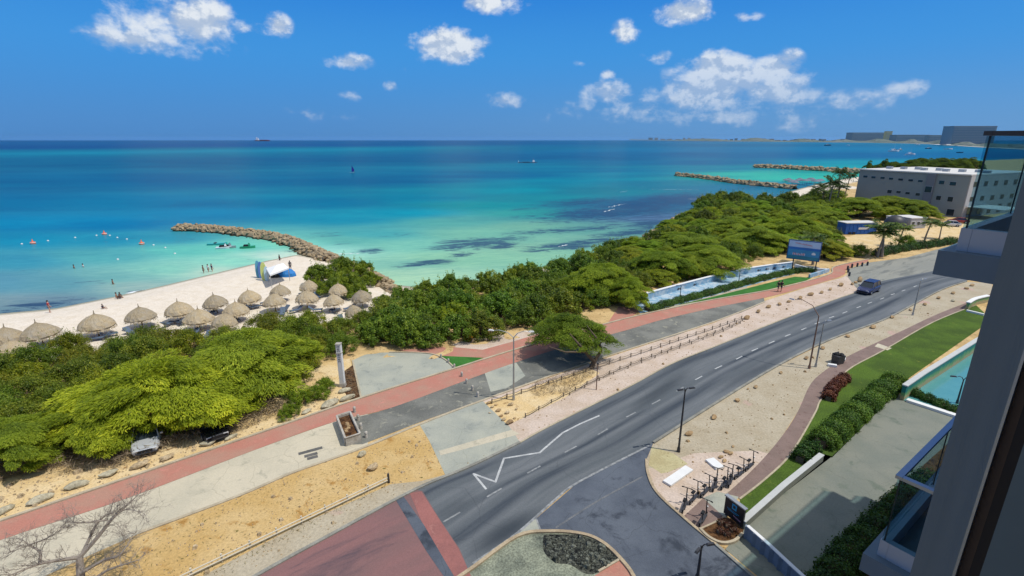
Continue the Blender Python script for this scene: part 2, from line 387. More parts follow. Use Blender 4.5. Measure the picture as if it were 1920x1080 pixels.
col = mixc(nt, bb.outputs[0], col, C(62, 70, 79, .9))
col = mixc(nt, ramp(nt, noise(nt, Pn, .5, 7, .7), .55, .75, 0, .5), col, C(88, 94, 100, .9))
cr = N(nt, 'ShaderNodeTexVoronoi', feature='DISTANCE_TO_EDGE'); L(nt, mixc(nt, .25, Pn, noise(nt, Pn, .8, 4)), cr.inputs['Vector']); cr.inputs['Scale'].default_value = .22
col = mixc(nt, ramp(nt, cr.outputs['Distance'], 0., .006, .25, 0), col, C(64, 68, 74, .9))
col = mixc(nt, 1., col, mixc(nt, ramp(nt, fine, .3, .7), (.86,)*3+(1,), (1.08,)*3+(1,)), 'MULTIPLY')
def skid(a, b, w_, k_):
    A_, B_ = G(*a), G(*b); d_ = B_-A_; l_ = d_.length; d_ = d_/l_
    sb = N(nt, 'ShaderNodeVectorMath', operation='SUBTRACT'); L(nt, Pn, sb.inputs[0]); sb.inputs[1].default_value = tuple((A_+B_)/2)
    t_ = N(nt, 'ShaderNodeVectorMath', operation='DOT_PRODUCT'); L(nt, sb.outputs[0], t_.inputs[0]); t_.inputs[1].default_value = tuple(d_/(l_*.62))
    n_ = N(nt, 'ShaderNodeVectorMath', operation='DOT_PRODUCT'); L(nt, sb.outputs[0], n_.inputs[0]); n_.inputs[1].default_value = (-d_.y/w_, d_.x/w_, 0)
    c_ = N(nt, 'ShaderNodeCombineXYZ'); L(nt, t_.outputs['Value'], c_.inputs[0]); L(nt, n_.outputs['Value'], c_.inputs[1])
    q_ = N(nt, 'ShaderNodeVectorMath', operation='LENGTH'); L(nt, c_.outputs[0], q_.inputs[0]); return ramp(nt, q_.outputs['Value'], .1, 1., k_, 0)
for a__, b__, w__, k__ in (((868, 1048), (1020, 952), 1.1, .8), ((1165, 782), (1300, 692), 1.0, .6), ((1330, 745), (1480, 660), 1.2, .5), ((1480, 610), (1600, 560), 1.2, .45), ((1350, 640), (1240, 700), .9, .5), ((800, 985), (900, 925), .9, .35)):
    col = mixc(nt, skid(a__, b__, w__, k__), col, C(48, 56, 64, .9))
finish(nt, col, .88, fine, .3, .02, spec=.2)
asph2 = ground_mat('asphalt_side', C(102, 109, 119, .9), C(86, 93, 104, .9), .25, 14, .16, C(64, 70, 80, .9), .35, .58, cracks=.5)
asph3 = ground_mat('asphalt_old', C(136, 136, 128, .9), C(108, 109, 104, .9), .3, 10, .2, C(154, 152, 138, .9), 1.2, .6)
red = ground_mat('red_paving', C(186, 128, 112, .9), C(180, 138, 120, .9), .5, 12, .14, C(202, 138, 124, .9), 1.1, .62)
redroad = ground_mat('red_asphalt', C(144, 106, 104, .9), C(124, 100, 99, .9), .22, 14, .12, C(96, 82, 88, .9), .35, .6, stretch=4.)
brick = ground_mat('brick_paving', C(142, 122, 114, .9), C(132, 114, 106, .9), .6, 12, .15, C(122, 100, 94, .9), 2., .6)
conc = ground_mat('concrete', C(206, 196, 172, .9), C(194, 186, 164, .9), .3, 8, .1, C(176, 170, 150, .9), .8, .6, cracks=.5)
conc2 = ground_mat('concrete_grey', C(176, 177, 162, .9), C(162, 165, 154, .9), .35, 9, .12, C(146, 150, 142, .9), .7, .6, cracks=.35)
conc3 = ground_mat('concrete_drive', C(136, 138, 126, .9), C(124, 129, 119, .9), .25, 9, .1, C(112, 120, 108, .9), .6, .6, cracks=.25)
plaza_m = ground_mat('plaza_stone', C(156, 155, 144, .9), C(143, 144, 136, .9), .25, 5, .15, C(124, 126, 120, .9), .7, .55, stretch=5.)
sandp = ground_mat('sand_pink', C(212, 194, 178, .9), C(200, 180, 160, .9), .5, 6, .22, C(184, 154, 124, .9), 1.3, .64)
sandr = ground_mat('sand_verge', C(188, 177, 154, .9), C(178, 165, 140, .9), .4, 6, .22, C(156, 142, 114, .9), 1.3, .64, spots=(C(192, 164, 150, .9), .25, .62))
sando = ground_mat('sand_orange', C(212, 182, 128, .88), C(202, 168, 108, .88), .35, 7, .22, C(176, 134, 74, .9), .8, .6, spots=(C(126, 114, 66, .9), 2.2, .68))
sandt = ground_mat('sand_tan', C(220, 190, 136, .9), C(228, 204, 160, .9), .5, 7, .25, C(158, 124, 82, .9), 1.2, .62)
soil = ground_mat('soil', C(130, 96, 62), C(96, 66, 44), 1.2, 8, .4, C(62, 44, 32), 2.4, .55)
cobble = ground_mat('cobbles', C(158, 163, 142, .9), C(120, 126, 112, .9), .5, 10, .5, C(92, 98, 90, .9), .5, .62, bs=.8)
gravel = ground_mat('gravel', C(72, 76, 72), C(110, 112, 100), 1.5, 12, .8, C(40, 44, 44), 4., .5, bs=1.)
lawnm = ground_mat('lawn', C(88, 114, 42, .9), C(72, 94, 38, .9), .3, 9, .4, C(116, 130, 54, .9), .8, .64, bs=1.)
lawn2 = ground_mat('lawn_green', C(78, 140, 62), C(66, 124, 54), .6, 9, .3, bs=1.)
kerbm = ground_mat('kerb_stone', C(214, 200, 172), C(196, 182, 156), .8, 8, .2)
kerbg = ground_mat('kerb_grey', C(176, 174, 162), C(150, 148, 138), .8, 8, .2)
yel = ground_mat('kerb_tan', C(196, 178, 148, .85), C(172, 154, 128, .85), .8, 8, .2)
paintw = ground_mat('road_paint', C(226, 228, 226), C(196, 198, 198), 2., 12, .25)
paintf = ground_mat('road_paint_worn', C(186, 188, 188), C(140, 144, 146), 3., 12, .3)
darkp = ground_mat('shadow_dark', C(112, 110, 106, .9), C(96, 96, 94, .9), 2., 8, .2)
white = plain('white_paint', (.72, .72, .69, 1), .6)
def sm(pts, n=5): return smooth(W2(pts), n)
path_up = [(-260, 1068), (0, 978), (240, 897), (480, 815), (680, 746), (855, 691), (1000, 646), (1165, 600), (1265, 577), (1340, 562), (1440, 545), (1515, 527), (1558, 513), (1566, 500), (1630, 486)]
path_lo = [(-260, 1108), (0, 1013), (240, 934), (480, 843), (630, 790), (730, 766), (880, 711), (960, 682), (1060, 650), (1172, 620), (1240, 600), (1340, 577), (1440, 557), (1515, 537), (1580, 517), (1588, 504), (1625, 492)]
road_up = [(300, 1190), (475, 1083), (620, 1003), (780, 917), (880, 876), (980, 828), (1035, 797), (1180, 725), (1260, 682), (1340, 650), (1465, 600), (1565, 562), (1610, 545), (1650, 528), (1750, 508), (1860, 484)]
road_lo = [(760, 1210), (887, 1060), (970, 1002), (1087, 902), (1225, 831), (1335, 760), (1455, 687), (1555, 637), (1655, 600), (1710, 572), (1765, 543), (1810, 527), (1920, 500)]
# left verge
sheet('dirt_verge', sm([(-260, 1068), (0, 978), (240, 897), (480, 815), (680, 746)])+W2([(655, 672), (560, 690), (480, 760), (240, 850), (0, 900), (-260, 960)]), .002, sandt)
sheet('shoulder', W2([(835, 890), (905, 752), (1122, 676), (1340, 605), (1432, 565), (1515, 538), (1580, 520), (1600, 508), (1640, 530), (1610, 552), (1465, 606), (1180, 732), (980, 838)]), .004, sandp)
sheet('fallen_leaf_litter', W2([(905, 756), (975, 733), (1105, 690), (1125, 700), (1060, 745), (985, 782), (950, 798)]), .008, sandt)
sheet('concrete_walk', sm([(-260, 1108), (0, 1013), (240, 934), (480, 843), (630, 790), (690, 775)])+sm([(690, 830), (675, 842), (550, 887), (450, 930), (300, 985), (160, 1045), (0, 1120), (-200, 1210)]), .006, conc)
sheet('asphalt_walk', sm([(640, 788), (730, 766), (880, 711), (960, 682), (1060, 650), (1172, 620), (1240, 600), (1340, 577), (1432, 558)])+W2([(1434, 567), (1390, 586), (1340, 602), (1265, 630), (1122, 672), (907, 748), (792, 790), (680, 833), (655, 834)]), .010, asph3)
sheet('concrete_patch', W2([(908, 697), (968, 680), (985, 705), (950, 728), (920, 735)]), .014, conc2)
strip('red_path', sm(path_up), sm(path_lo), .018, red, 80, 1)
sheet('sand_plot', W2([(-100, 1200), (0, 1125), (160, 1048), (300, 988), (450, 932), (550, 889), (675, 845), (787, 797), (805, 827), (835, 888), (780, 915), (475, 1080), (300, 1188)]), .005, sando)
sheet('plot_shoulder', W2([(380, 1080), (560, 985), (733, 908), (790, 902), (835, 890), (780, 917), (475, 1083), (300, 1190), (240, 1160)]), .0085, sandr)
sheet('concrete_apron', W2([(787, 797), (905, 752), (955, 800), (975, 829), (880, 876), (835, 891), (805, 827)]), .012, conc2)
sheet('apron_band', W2([(822, 846), (880, 829), (960, 806), (975, 814), (880, 840), (826, 854)]), .016, conc)
sheet('turning_area', sm([(661, 676), (690, 664), (730, 661), (800, 663), (830, 672), (852, 691)])+W2([(800, 710), (677, 747)]), .014, conc2)
sheet('grass_bed', W2([(640, 700), (662, 684), (676, 745), (655, 750), (640, 725)]), .010, soil)
sheet('red_plaza', W2([(745, 657), (837, 650), (905, 656), (960, 641), (1030, 620), (1030, 638), (907, 672), (830, 668), (790, 662)]), .016, red)
sheet('pale_sand_bed', W2([(837, 650), (870, 638), (1000, 618), (1030, 620), (960, 641), (905, 656)]), .008, sandp)
sheet('lawn_triangle', W2([(818, 667), (907, 671), (853, 690), (840, 678)]), .020, lawn2)
sheet('red_corner', W2([(1160, 575), (1205, 578), (1180, 597), (1140, 605)]), .012, red)
# main carriageway
sheet('side_road', W2([(1087, 902), (1225, 831), (1212, 862), (1215, 890), (1232, 925), (1282, 972), (1342, 1022), (1405, 1077), (1520, 1180), (1230, 1200), (1190, 1080), (1162, 1045), (1130, 1017), (1092, 1001), (1030, 996), (970, 1003)]), .018, asph2)
strip('road', sm(road_up), sm(road_lo), .022, asph, 160, 12)
sheet('plaza', W2([(1590, 520), (1588, 506), (1625, 493), (1700, 483), (1775, 463), (1850, 450), (1900, 480), (1750, 510), (1650, 529), (1610, 545)]), .020, plaza_m)
sheet('red_road', W2([(200, 1250), (300, 1192), (475, 1085), (620, 1005), (780, 919), (792, 921), (825, 975), (862, 1030), (885, 1085), (780, 1200)]), .026, redroad)
sheet('speed_table', W2([(768, 925), (790, 922), (824, 975), (860, 1030), (884, 1083), (855, 1085), (800, 1000)]), .030, ground_mat('red_asphalt_worn', C(164, 110, 104, .9), C(146, 100, 96, .9), .5, 12, .14, C(176, 128, 118, .9), 1., .62))
sheet('grey_band', W2([(742, 938), (757, 932), (795, 985), (848, 1076), (856, 1090), (838, 1090), (800, 1035)]), .034, asph2)
sheet('traffic_island', sm([(820, 1110), (887, 1066), (970, 1008), (1030, 1000), (1092, 1005), (1130, 1020), (1162, 1048), (1188, 1083), (1200, 1130)])+W2([(900, 1200)]), .024, cobble)
sheet('gravel_bed', sm([(1020, 1003), (1070, 1003), (1092, 1006), (1130, 1022), (1160, 1050), (1120, 1075), (1095, 1075), (1070, 1060), (1040, 1055), (1020, 1035), (1018, 1015), (1020, 1003)]), .030, gravel)
sheet('red_ramp', W2([(1115, 1080), (1162, 1052), (1190, 1084), (1195, 1110), (1130, 1120)]), .032, red)
sheet('concrete_corner', W2([(970, 1003), (1005, 973), (1014, 996)]), .028, conc2)
# markings
dashes = [(847, 970, 24), (927, 924, 22), (1001, 881, 18), (1070, 843, 16), (1130, 810, 14), (1183, 778, 14), (1230, 754, 13), (1275, 730, 12), (1310, 709, 11), (1347, 689, 11), (1386, 671, 10), (1415, 656, 10), (1447, 642, 9), (1477, 629, 9),
          (1507, 617, 9), (1532, 606, 8), (1559, 595, 8), (1584, 586, 7), (1610, 576, 7), (1631, 568, 6), (1654, 560, 6), (1674, 552, 6), (1694, 545, 5), (1716, 537, 5)]
for i, (u, v, h) in enumerate(dashes):
    c = G(u, v); j = min(i, len(dashes)-2); d = (G(*dashes[j+1][:2])-G(*dashes[j][:2])).normalized()
    o = MB().prism(ccw([(c+d*a+Vector((-d.y, d.x, 0))*b)[:2] for a, b in ((-.62, -.06), (.62, -.06), (.62, .06), (-.62, .06))]), .024, .027).build('lane_marking', paintf if i < 8 else paintw); o['kind'] = 'structure'
zz = [(911, 917), (888, 889), (929, 904), (945, 860), (1012, 849), (1055, 812), (1088, 795), (1123, 780)]
for i in range(len(zz)-1):
    a, b = G(*zz[i]), G(*zz[i+1]); d = (b-a).normalized(); a = a-d*.05; b = b+d*.05
    o = rib_pts([a, b], .15, .024, .0265+i*.0006).build('zigzag_marking', paintw); o['kind'] = 'structure'
def line(pts, m, w=.12, z=.026): 
    o = rib_pts(pts, w, z-.002, z).build('edge_line', m); o['kind'] = 'structure'
line(sm([(887, 1057), (970, 1000), (1040, 938), (1087, 903), (1217, 836)]), paintf, .16, .029)
line(sm([(1205, 894), (1120, 940), (1042, 990)]), ground_mat('asphalt_seam', C(124, 126, 128, .9), C(104, 108, 113, .9), 1.5, 10, .2), .12, .022)
line(sm([(1005, 972), (1014, 996)]), paintf, .1, .031)
# kerbs
kerb('kerb', sm(path_up[1:]), kerbm, .22, .12)
kerb('kerb', sm([(260, 1000), (450, 929), (550, 886), (675, 842), (787, 796), (905, 751), (1122, 674), (1340, 603), (1434, 566)]), kerbm, .22, .06)
kerb('kerb', sm([(300, 1192), (475, 1084), (620, 1004), (780, 918), (880, 876), (975, 830)]), kerbg, .22, .10)
kerb('kerb', sm([(975, 830), (1035, 797), (1180, 725), (1260, 682), (1340, 650), (1465, 600), (1565, 562), (1610, 547)]), kerbm, .16, .07)
kerb('kerb', sm([(1225, 831), (1335, 761), (1455, 688), (1555, 638), (1655, 601), (1710, 573), (1765, 544), (1812, 528)]), kerbg, .2, .12)
kerb('kerb', sm([(1212, 862), (1215, 890), (1232, 925), (1282, 972), (1342, 1022)]), yel, .18, .1)
kerb('kerb', sm([(1342, 1022), (1405, 1077), (1500, 1160)]), kerbg, .18, .1)
kerb('kerb', sm([(820, 1112), (887, 1066), (970, 1007), (1030, 998), (1092, 1003), (1130, 1019), (1162, 1048), (1188, 1083), (1200, 1130)]), yel, .2, .13)
kerb('kerb', sm([(1122, 1073), (1162, 1050)]), kerbm, .12, .1)
kerb('kerb', sm([(661, 676), (677, 747)]), kerbm, .15, .08)
kerb('kerb', sm([(730, 661), (800, 663), (830, 672), (852, 690)]), kerbm, .15, .1)
# right side
verge = [(1225, 832), (1335, 762), (1455, 689), (1555, 639), (1655, 602), (1710, 574), (1765, 545), (1812, 529), (1860, 530), (1860, 555), (1765, 590), (1690, 622), (1592, 668), (1540, 700), (1517, 725), (1497, 770), (1467, 817), (1420, 880), (1355, 935), (1290, 975), (1232, 925), (1215, 890), (1212, 862)]
sheet('sand_strip', W2(verge), .004, sandr)
sheet('pink_sand', W2([(1232, 925), (1215, 880), (1300, 850), (1420, 845), (1440, 850), (1420, 880), (1355, 930), (1290, 975)]), .008, sandp)
sheet('yellow_sand_patch', W2([(1216, 872), (1222, 838), (1262, 850), (1290, 870), (1255, 885), (1240, 888)]), .012, ground_mat('sand_yellow', C(216, 206, 160), C(200, 186, 140), .6, 7, .2))
bl = [(1352, 936), (1420, 872), (1467, 817), (1497, 770), (1517, 725), (1540, 700), (1592, 667), (1690, 621), (1765, 586), (1860, 550)]
br = [(1387, 934), (1432, 900), (1475, 860), (1502, 820), (1530, 770), (1542, 745), (1590, 693), (1655, 657), (1750, 603), (1870, 556)]
strip('brick_path', sm(bl), sm(br), .014, brick, 70, 1)
sheet('brick_crossing', W2([(1640, 650), (1664, 657), (1672, 653), (1646, 644)]), .018, conc)
sheet('brick_pad', W2([(1280, 970), (1318, 935), (1350, 958), (1360, 975), (1318, 1003)]), .016, brick)
sheet('concrete_pad', W2([(1318, 934), (1345, 922), (1385, 932), (1360, 972)]), .020, conc2)
sheet('planting_soil', sm([(1316, 994), (1355, 972), (1392, 980), (1392, 1000), (1380, 1014), (1355, 1017), (1330, 1006), (1316, 994)]), .024, soil)
kerb('kerb', sm([(1312, 993), (1328, 1009), (1352, 1020), (1376, 1017), (1392, 1003)]), kerbm, .16, .16)
kerb('kerb', sm([(1313, 992), (1338, 981), (1358, 969)]), kerbm, .1, .06)
lawn_poly = sm([(1388, 934), (1432, 900), (1475, 860), (1502, 820), (1530, 770), (1542, 745), (1590, 694), (1655, 658), (1750, 604), (1830, 572)])+W2([(1860, 600), (1700, 712), (1680, 738), (1560, 856), (1540, 850), (1392, 985), (1385, 960)])
sheet('lawn', lawn_poly, .010, lawnm)
kerb('kerb', sm([(1387, 936), (1432, 901), (1475, 861), (1502, 821), (1530, 771), (1542, 746), (1590, 694), (1655, 658), (1750, 604), (1830, 572)]), kerbm, .12, .05)
sheet('driveway', W2([(1396, 985), (1540, 855), (1560, 858), (1680, 738), (1800, 772), (1960, 900), (1960, 1200), (1500, 1300), (1420, 1080), (1360, 1030)]), .006, conc3)
sheet('building_planting', W2([(1700, 900), (1790, 820), (1900, 800), (1900, 1300), (1400, 1500), (1440, 1200), (1520, 1080)]), .010, soil)
sheet('sand_lot', W2([(1560, 452), (1640, 430), (1800, 415), (1960, 400), (1960, 440), (1780, 452), (1690, 465), (1640, 470)]), .004, sandt)
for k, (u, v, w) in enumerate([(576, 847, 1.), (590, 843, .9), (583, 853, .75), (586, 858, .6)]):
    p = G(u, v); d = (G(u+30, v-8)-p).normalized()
    o = rib_pts([p-d*w*.6, p+d*w*.6], .34, .009, .0125+k*.0004).build('pavement_stain', darkp); o['kind'] = 'structure'  # stepped cast shadow painted on the walk as dark flat stripes
# ------------------------------------------------------------ vegetation
def leaf_mat(name, lo, mid, hi, rough=.5, trans=.25, spec=.25):
    m = bpy.data.materials.new(name); nt = nodes(m)
    a = N(nt, 'ShaderNodeAttribute', attribute_name='tone'); oi = N(nt, 'ShaderNodeObjectInfo')
    f = a.outputs['Fac']
    col = mixc(nt, ramp(nt, f, 0., .5), lo, mid); col = mixc(nt, ramp(nt, f, .5, 1.), col, hi)
    col = mixc(nt, 1., col, oi.outputs['Color'], 'MULTIPLY')
    p = N(nt, 'ShaderNodeBsdfPrincipled'); L(nt, col, p.inputs['Base Color']); p.inputs['Roughness'].default_value = rough; p.inputs['Specular IOR Level'].default_value = spec
    t = N(nt, 'ShaderNodeBsdfTranslucent'); L(nt, col, t.inputs[0])
    x = N(nt, 'ShaderNodeMixShader'); x.inputs[0].default_value = trans; L(nt, p.outputs[0], x.inputs[1]); L(nt, t.outputs[0], x.inputs[2])
    o = N(nt, 'ShaderNodeOutputMaterial'); L(nt, x.outputs[0], o.inputs[0]); return m
def unit(a): return a/np.maximum(np.linalg.norm(a, axis=1, keepdims=True), 1e-9)
def leaf_mesh(name, cen, nrm, ln, wd, tone, m, along=None, fold=False):
    """one quad per leaf; cen (N,3), nrm (N,3), along optional direction of its long axis"""
    n = len(cen)
    if along is None: along = rng.normal(size=(n, 3))
    nrm = unit(nrm); a = along-nrm*(along*nrm).sum(1, keepdims=True); a = unit(a); b = np.cross(nrm, a)
    ln = np.broadcast_to(ln, n)[:, None]*.5; wd = np.broadcast_to(wd, n)[:, None]*.5
    v = np.stack([cen-a*ln, cen+b*wd, cen+a*ln, cen-b*wd], 1).reshape(-1, 3)
    me = bpy.data.meshes.new(name)
    me.vertices.add(4*n); me.vertices.foreach_set('co', v.ravel())
    me.loops.add(4*n); me.loops.foreach_set('vertex_index', np.arange(4*n))
    me.polygons.add(n); me.polygons.foreach_set('loop_start', np.arange(n)*4); me.polygons.foreach_set('loop_total', np.full(n, 4))
    me.update(calc_edges=True)
    at = me.attributes.new('tone', 'FLOAT', 'FACE'); at.data.foreach_set('value', np.clip(tone, 0, 1))
    me.materials.append(m); return me
M_grape = leaf_mat('leaf_sea_grape', (.045, .095, .010, 1), (.145, .225, .020, 1), (.34, .41, .045, 1), .45, .35)
M_mesq = leaf_mat('leaf_mesquite', (.11, .165, .016, 1), (.29, .365, .03, 1), (.56, .60, .06, 1), .6, .48)
M_palm = leaf_mat('leaf_palm', (.03, .06, .012, 1), (.075, .13, .02, 1), (.24, .27, .07, 1), .45, .25)
M_hedge = leaf_mat('leaf_hedge', (.03, .07, .012, 1), (.075, .15, .02, 1), (.17, .26, .035, 1), .5, .25)
M_redleaf = leaf_mat('leaf_red', (.06, .02, .012, 1), (.16, .05, .03, 1), (.3, .13, .05, 1), .5, .2)
M_dry = leaf_mat('dry_twigs', (.10, .07, .045, 1), (.2, .15, .1, 1), (.34, .27, .17, 1), .9, .1)
M_bark = plain('bark', (.13, .095, .065, 1), .95, var=.4, scale=6)
M_barkd = plain('bark_grey', (.3, .26, .22, 1), .95, var=.35, scale=6)
M_palmt = plain('palm_trunk', (.28, .23, .17, 1), .95, var=.35, scale=8)
def grape_crown(R0, Hh, nclump, nleaf, seed, leaf=.2, lump=.62, mat_=None, upright=.35):
    """shrub: rounded clumps of broad leaves over a low dome, with shoots poking out of the outline"""
    r = np.random.default_rng(seed); cs = []; ns = []; tn = []
    for k in range(nclump):
        q = r.uniform(0, 2*np.pi); t = r.uniform(0, 1)**.6; wob = 1+.22*np.sin(q*3+seed)+.13*np.sin(q*5+seed*2)
        rad = R0*t*wob*.86
        top = Hh*(1-.6*t**2.4)*r.uniform(.72, 1.08)
        z = top if r.random() < .7 else top*r.uniform(.25, .8)
        c = np.array([rad*np.cos(q), rad*np.sin(q), max(z, .35)]); s = lump*r.uniform(.6, 1.25)
        d = unit(r.normal(size=(nleaf, 3))+np.array([0, 0, .35])); rr = s*r.uniform(.55, 1.05, nleaf)[:, None]
        p = c+d*rr*np.array([1, 1, .85]); cs.append(p); ns.append(d+r.normal(size=(nleaf, 3))*.55+np.array([0, 0, .3]))
        base = r.uniform(.15, .62); tn.append(base+r.normal(size=nleaf)*.16+d[:, 2]*.08)
        if r.random() < upright:      # an upright shoot
            ns_ = 22; tt = np.linspace(0, 1, ns_)[:, None]; dirv = np.array([r.normal()*.25, r.normal()*.25, 1.])
            p = c+dirv*tt*s*1.9+r.normal(size=(ns_, 3))*.09; cs.append(p); ns.append(r.normal(size=(ns_, 3))+np.array([0, 0, .4])); tn.append(np.full(ns_, base+.22)+r.normal(size=ns_)*.1)
    cs = np.concatenate(cs); ns = np.concatenate(ns); tn = np.concatenate(tn); ok = cs[:, 2] > .03
    cs, ns, tn = cs[ok], ns[ok], tn[ok]; n = len(cs)
    return leaf_mesh('crown', cs, ns, leaf*r.uniform(.7, 1.35, n), leaf*.72*r.uniform(.7, 1.3, n), tn, mat_ or M_grape)
def mesq_crown(R0, Hh, npad, nsp, seed, ln=.27, wd=.055):
    """feathery umbrella crown made of stacked flat sprays that reach outwards"""
    r = np.random.default_rng(seed); cs = []; ns = []; al = []; tn = []
    for k in range(npad):
        q = r.uniform(0, 2*np.pi); t = r.uniform(0, 1)**.55; wob = 1+.2*np.sin(q*2+seed)+.14*np.sin(q*5+seed*1.7)
        rad = R0*t*wob*.88; z = Hh*(1-.62*t**2.2)+r.normal()*.22*Hh*.3
        if r.random() < .25: z *= r.uniform(.55, .85)
        c = np.array([rad*np.cos(q), rad*np.sin(q), z]); out = np.array([np.cos(q), np.sin(q), -.22*t])
        s = r.uniform(.55, 1.25)*R0/5.5; a = r.uniform(.7, 1.5); pd = r.normal(size=2)*.3
        e = r.uniform(-1, 1, (nsp, 2)); e = e[(e**2).sum(1) < 1]; m_ = len(e)
        side = np.array([-np.sin(q), np.cos(q), 0]); out2 = out+side*pd[0]
        p = c+out2*(e[:, :1]*s*1.25*a)+side*(e[:, 1:]*s)+np.array([0, 0, 1])*(r.normal(size=(m_, 1))*.07-.28*s*(e**2).sum(1, keepdims=True))
        # scalloped outline of each pad
        cs.append(p); ns.append(np.array([0, 0, 1])+r.normal(size=(m_, 3))*.42+out*.3)
        al.append(out2+side*e[:, 1:]*.8+r.normal(size=(m_, 3))*.35+np.array([0, 0, -.12])); base = r.uniform(.2, .68)
        tn.append(base+r.normal(size=m_)*.15+.1*e[:, 0])
    cs, ns, al, tn = map(np.concatenate, (cs, ns, al, tn)); n = len(cs)
    return leaf_mesh('crown', cs, ns, ln*r.uniform(.6, 1.4, n), wd*r.uniform(.7, 1.4, n), tn, M_mesq, al)
def limbs(R0, Hh, n, seed, r0=.16, m_=None, name='trunk', parent=None, base_h=.5, sub=3):
    r = random.Random(seed); mb = MB()
    for k in range(n):
        q = 2*math.pi*k/n+r.uniform(-.4, .4); t = r.uniform(.45, .85); e = Vector((math.cos(q)*R0*t, math.sin(q)*R0*t, Hh*(1-.4*t)*.9))
        b0 = Vector((r.uniform(-.15, .15), r.uniform(-.15, .15), -.1)); mid = Vector((e.x*.3, e.y*.3, e.z*.55))+Vector((r.uniform(-.3, .3), r.uniform(-.3, .3), 0))
        m2 = Vector((e.x*.65, e.y*.65, e.z*.85))+Vector((r.uniform(-.3, .3), r.uniform(-.3, .3), r.uniform(-.1, .2)))
        mb.tube([b0, mid, m2, e], [r0, r0*.7, r0*.4, r0*.12], 6)
        for s in range(sub):
            a = mid.lerp(e, r.uniform(.1, .8)); mb.tube([a, a+Vector((r.uniform(-1, 1)*R0*.22, r.uniform(-1, 1)*R0*.22, r.uniform(.05, .3)*Hh))], [r0*.35, r0*.08], 5)
    return mb.build(name, m_ or M_bark, parent)
protos = {}
HIDE = []
def make_plant(kind, seed):
    r = empty(kind, (0, 0, 0))
    if kind == 'sea_grape_shrub':
        me = grape_crown(3.2, 2.9, 74, 150, seed); R0, Hh = 3.2, 2.9
    elif kind == 'fine_shrub':
        me = grape_crown(3.0, 2.6, 80, 170, seed, leaf=.13, lump=.6, upright=.6); R0, Hh = 3., 2.6; r.name = 'thicket_shrub'
    elif kind == 'mesquite_tree':
        me = mesq_crown(5.2, 4.0, 125, 950, seed); R0, Hh = 5.2, 4.
    o = bpy.data.objects.new('crown', me); COL.objects.link(o); o.parent = r
    limbs(R0*.9, Hh*.9, 7 if kind != 'mesquite_tree' else 6, seed, .1 if kind != 'mesquite_tree' else .2, parent=r)
    return r
for kind, ns in (('sea_grape_shrub', 3), ('fine_shrub', 3), ('mesquite_tree', 2)):
    protos[kind] = [make_plant(kind, 11+i*7) for i in range(ns)]
USED = set()
def put(kind, loc, sc, label, cat, group=None, color=(1, 1, 1, 1), rz=None, var=None, names=None):
    i = random.randrange(len(protos[kind])) if var is None else var
    src = protos[kind][i]; rz = random.uniform(0, 6.28) if rz is None else rz
    if src.name not in USED:
        USED.add(src.name); src.location = loc; src.rotation_euler = (0, 0, rz); src.scale = (sc,)*3 if not hasattr(sc, '__len__') else sc
        for c in src.children: c.color = color
        tag(src, label, cat, group); return src
    o = copy_thing(src, loc, rz, sc, label, cat, group, color); return o
# individually visible feathery trees (crown centre in the photo, height, width in px, tint, label)
mesq = [(300, 726, 4.6, 325, (1.32, 1.25, .8, 1), 'broad bright yellow-green umbrella tree spreading over the silver parked car'),
        (450, 672, 4.5, 290, (1.12, 1.12, .9, 1), 'wide light green feathery tree whose crown reaches over the black parked car'),
        (185, 778, 3.3, 220, (1.1, 1.08, .75, 1), 'low feathery tree with dry twigs at its foot, left of the silver parked car'),
        (20, 825, 2.8, 210, (.95, .98, .8, 1), 'low feathery tree at the left end of the sandy verge'),
        (1125, 520, 4.4, 150, (.95, 1., .75, 1), 'yellow-tipped feathery tree behind the lone roadside tree'),
        (1180, 545, 3.6, 90, (1., 1.05, .8, 1), 'feathery tree overhanging the near end of the blue basin wall'),
        (1290, 455, 4.5, 150, (.85, .92, .8, 1), 'olive feathery tree in the thicket behind the middle of the blue basin wall'),
        (1330, 480, 4.2, 140, (.95, 1., .8, 1), 'light green feathery tree directly behind the blue basin wall'),
        (1240, 490, 4.2, 120, (.85, .95, .8, 1), 'rounded feathery tree behind the near lamp of the blue basin wall'),
        (1420, 445, 4.4, 130, (.9, .95, .8, 1), 'spreading feathery tree left of the blue billboard'),
        (1370, 425, 4.4, 120, (.95, 1., .8, 1), 'feathery tree in the middle of the thicket above the reef'),
        (1490, 425, 4.4, 120, (.95, 1., .75, 1), 'feathery tree behind the top of the blue billboard'),
        (1545, 405, 4.0, 90, (.9, .95, .75, 1), 'feathery tree behind the blue trailer'),
        (1610, 385, 5.5, 100, (.9, .95, .7, 1), 'tall feathery tree in front of the left windows of the grey building'),
        (1665, 382, 5.5, 110, (.8, .8, .6, 1), 'olive brown feathery tree in front of the grey building'),
        (1712, 388, 5., 90, (.75, .8, .62, 1), 'feathery tree beside the stair tower of the grey building'),
        (1520, 392, 4.2, 90, (.95, 1., .8, 1), 'pale feathery tree at the beach side of the far thicket')]
blocked = []
for u, v, h, w, colr_, lab in mesq:
    p = GT(u, v, h*.62); s = w/F*depth(p)/2/5.6
    put('mesquite_tree', p, (s, s, h/4.05), lab, 'tree', None, colr_)
    blocked.append((p.x, p.y, s*4.2))
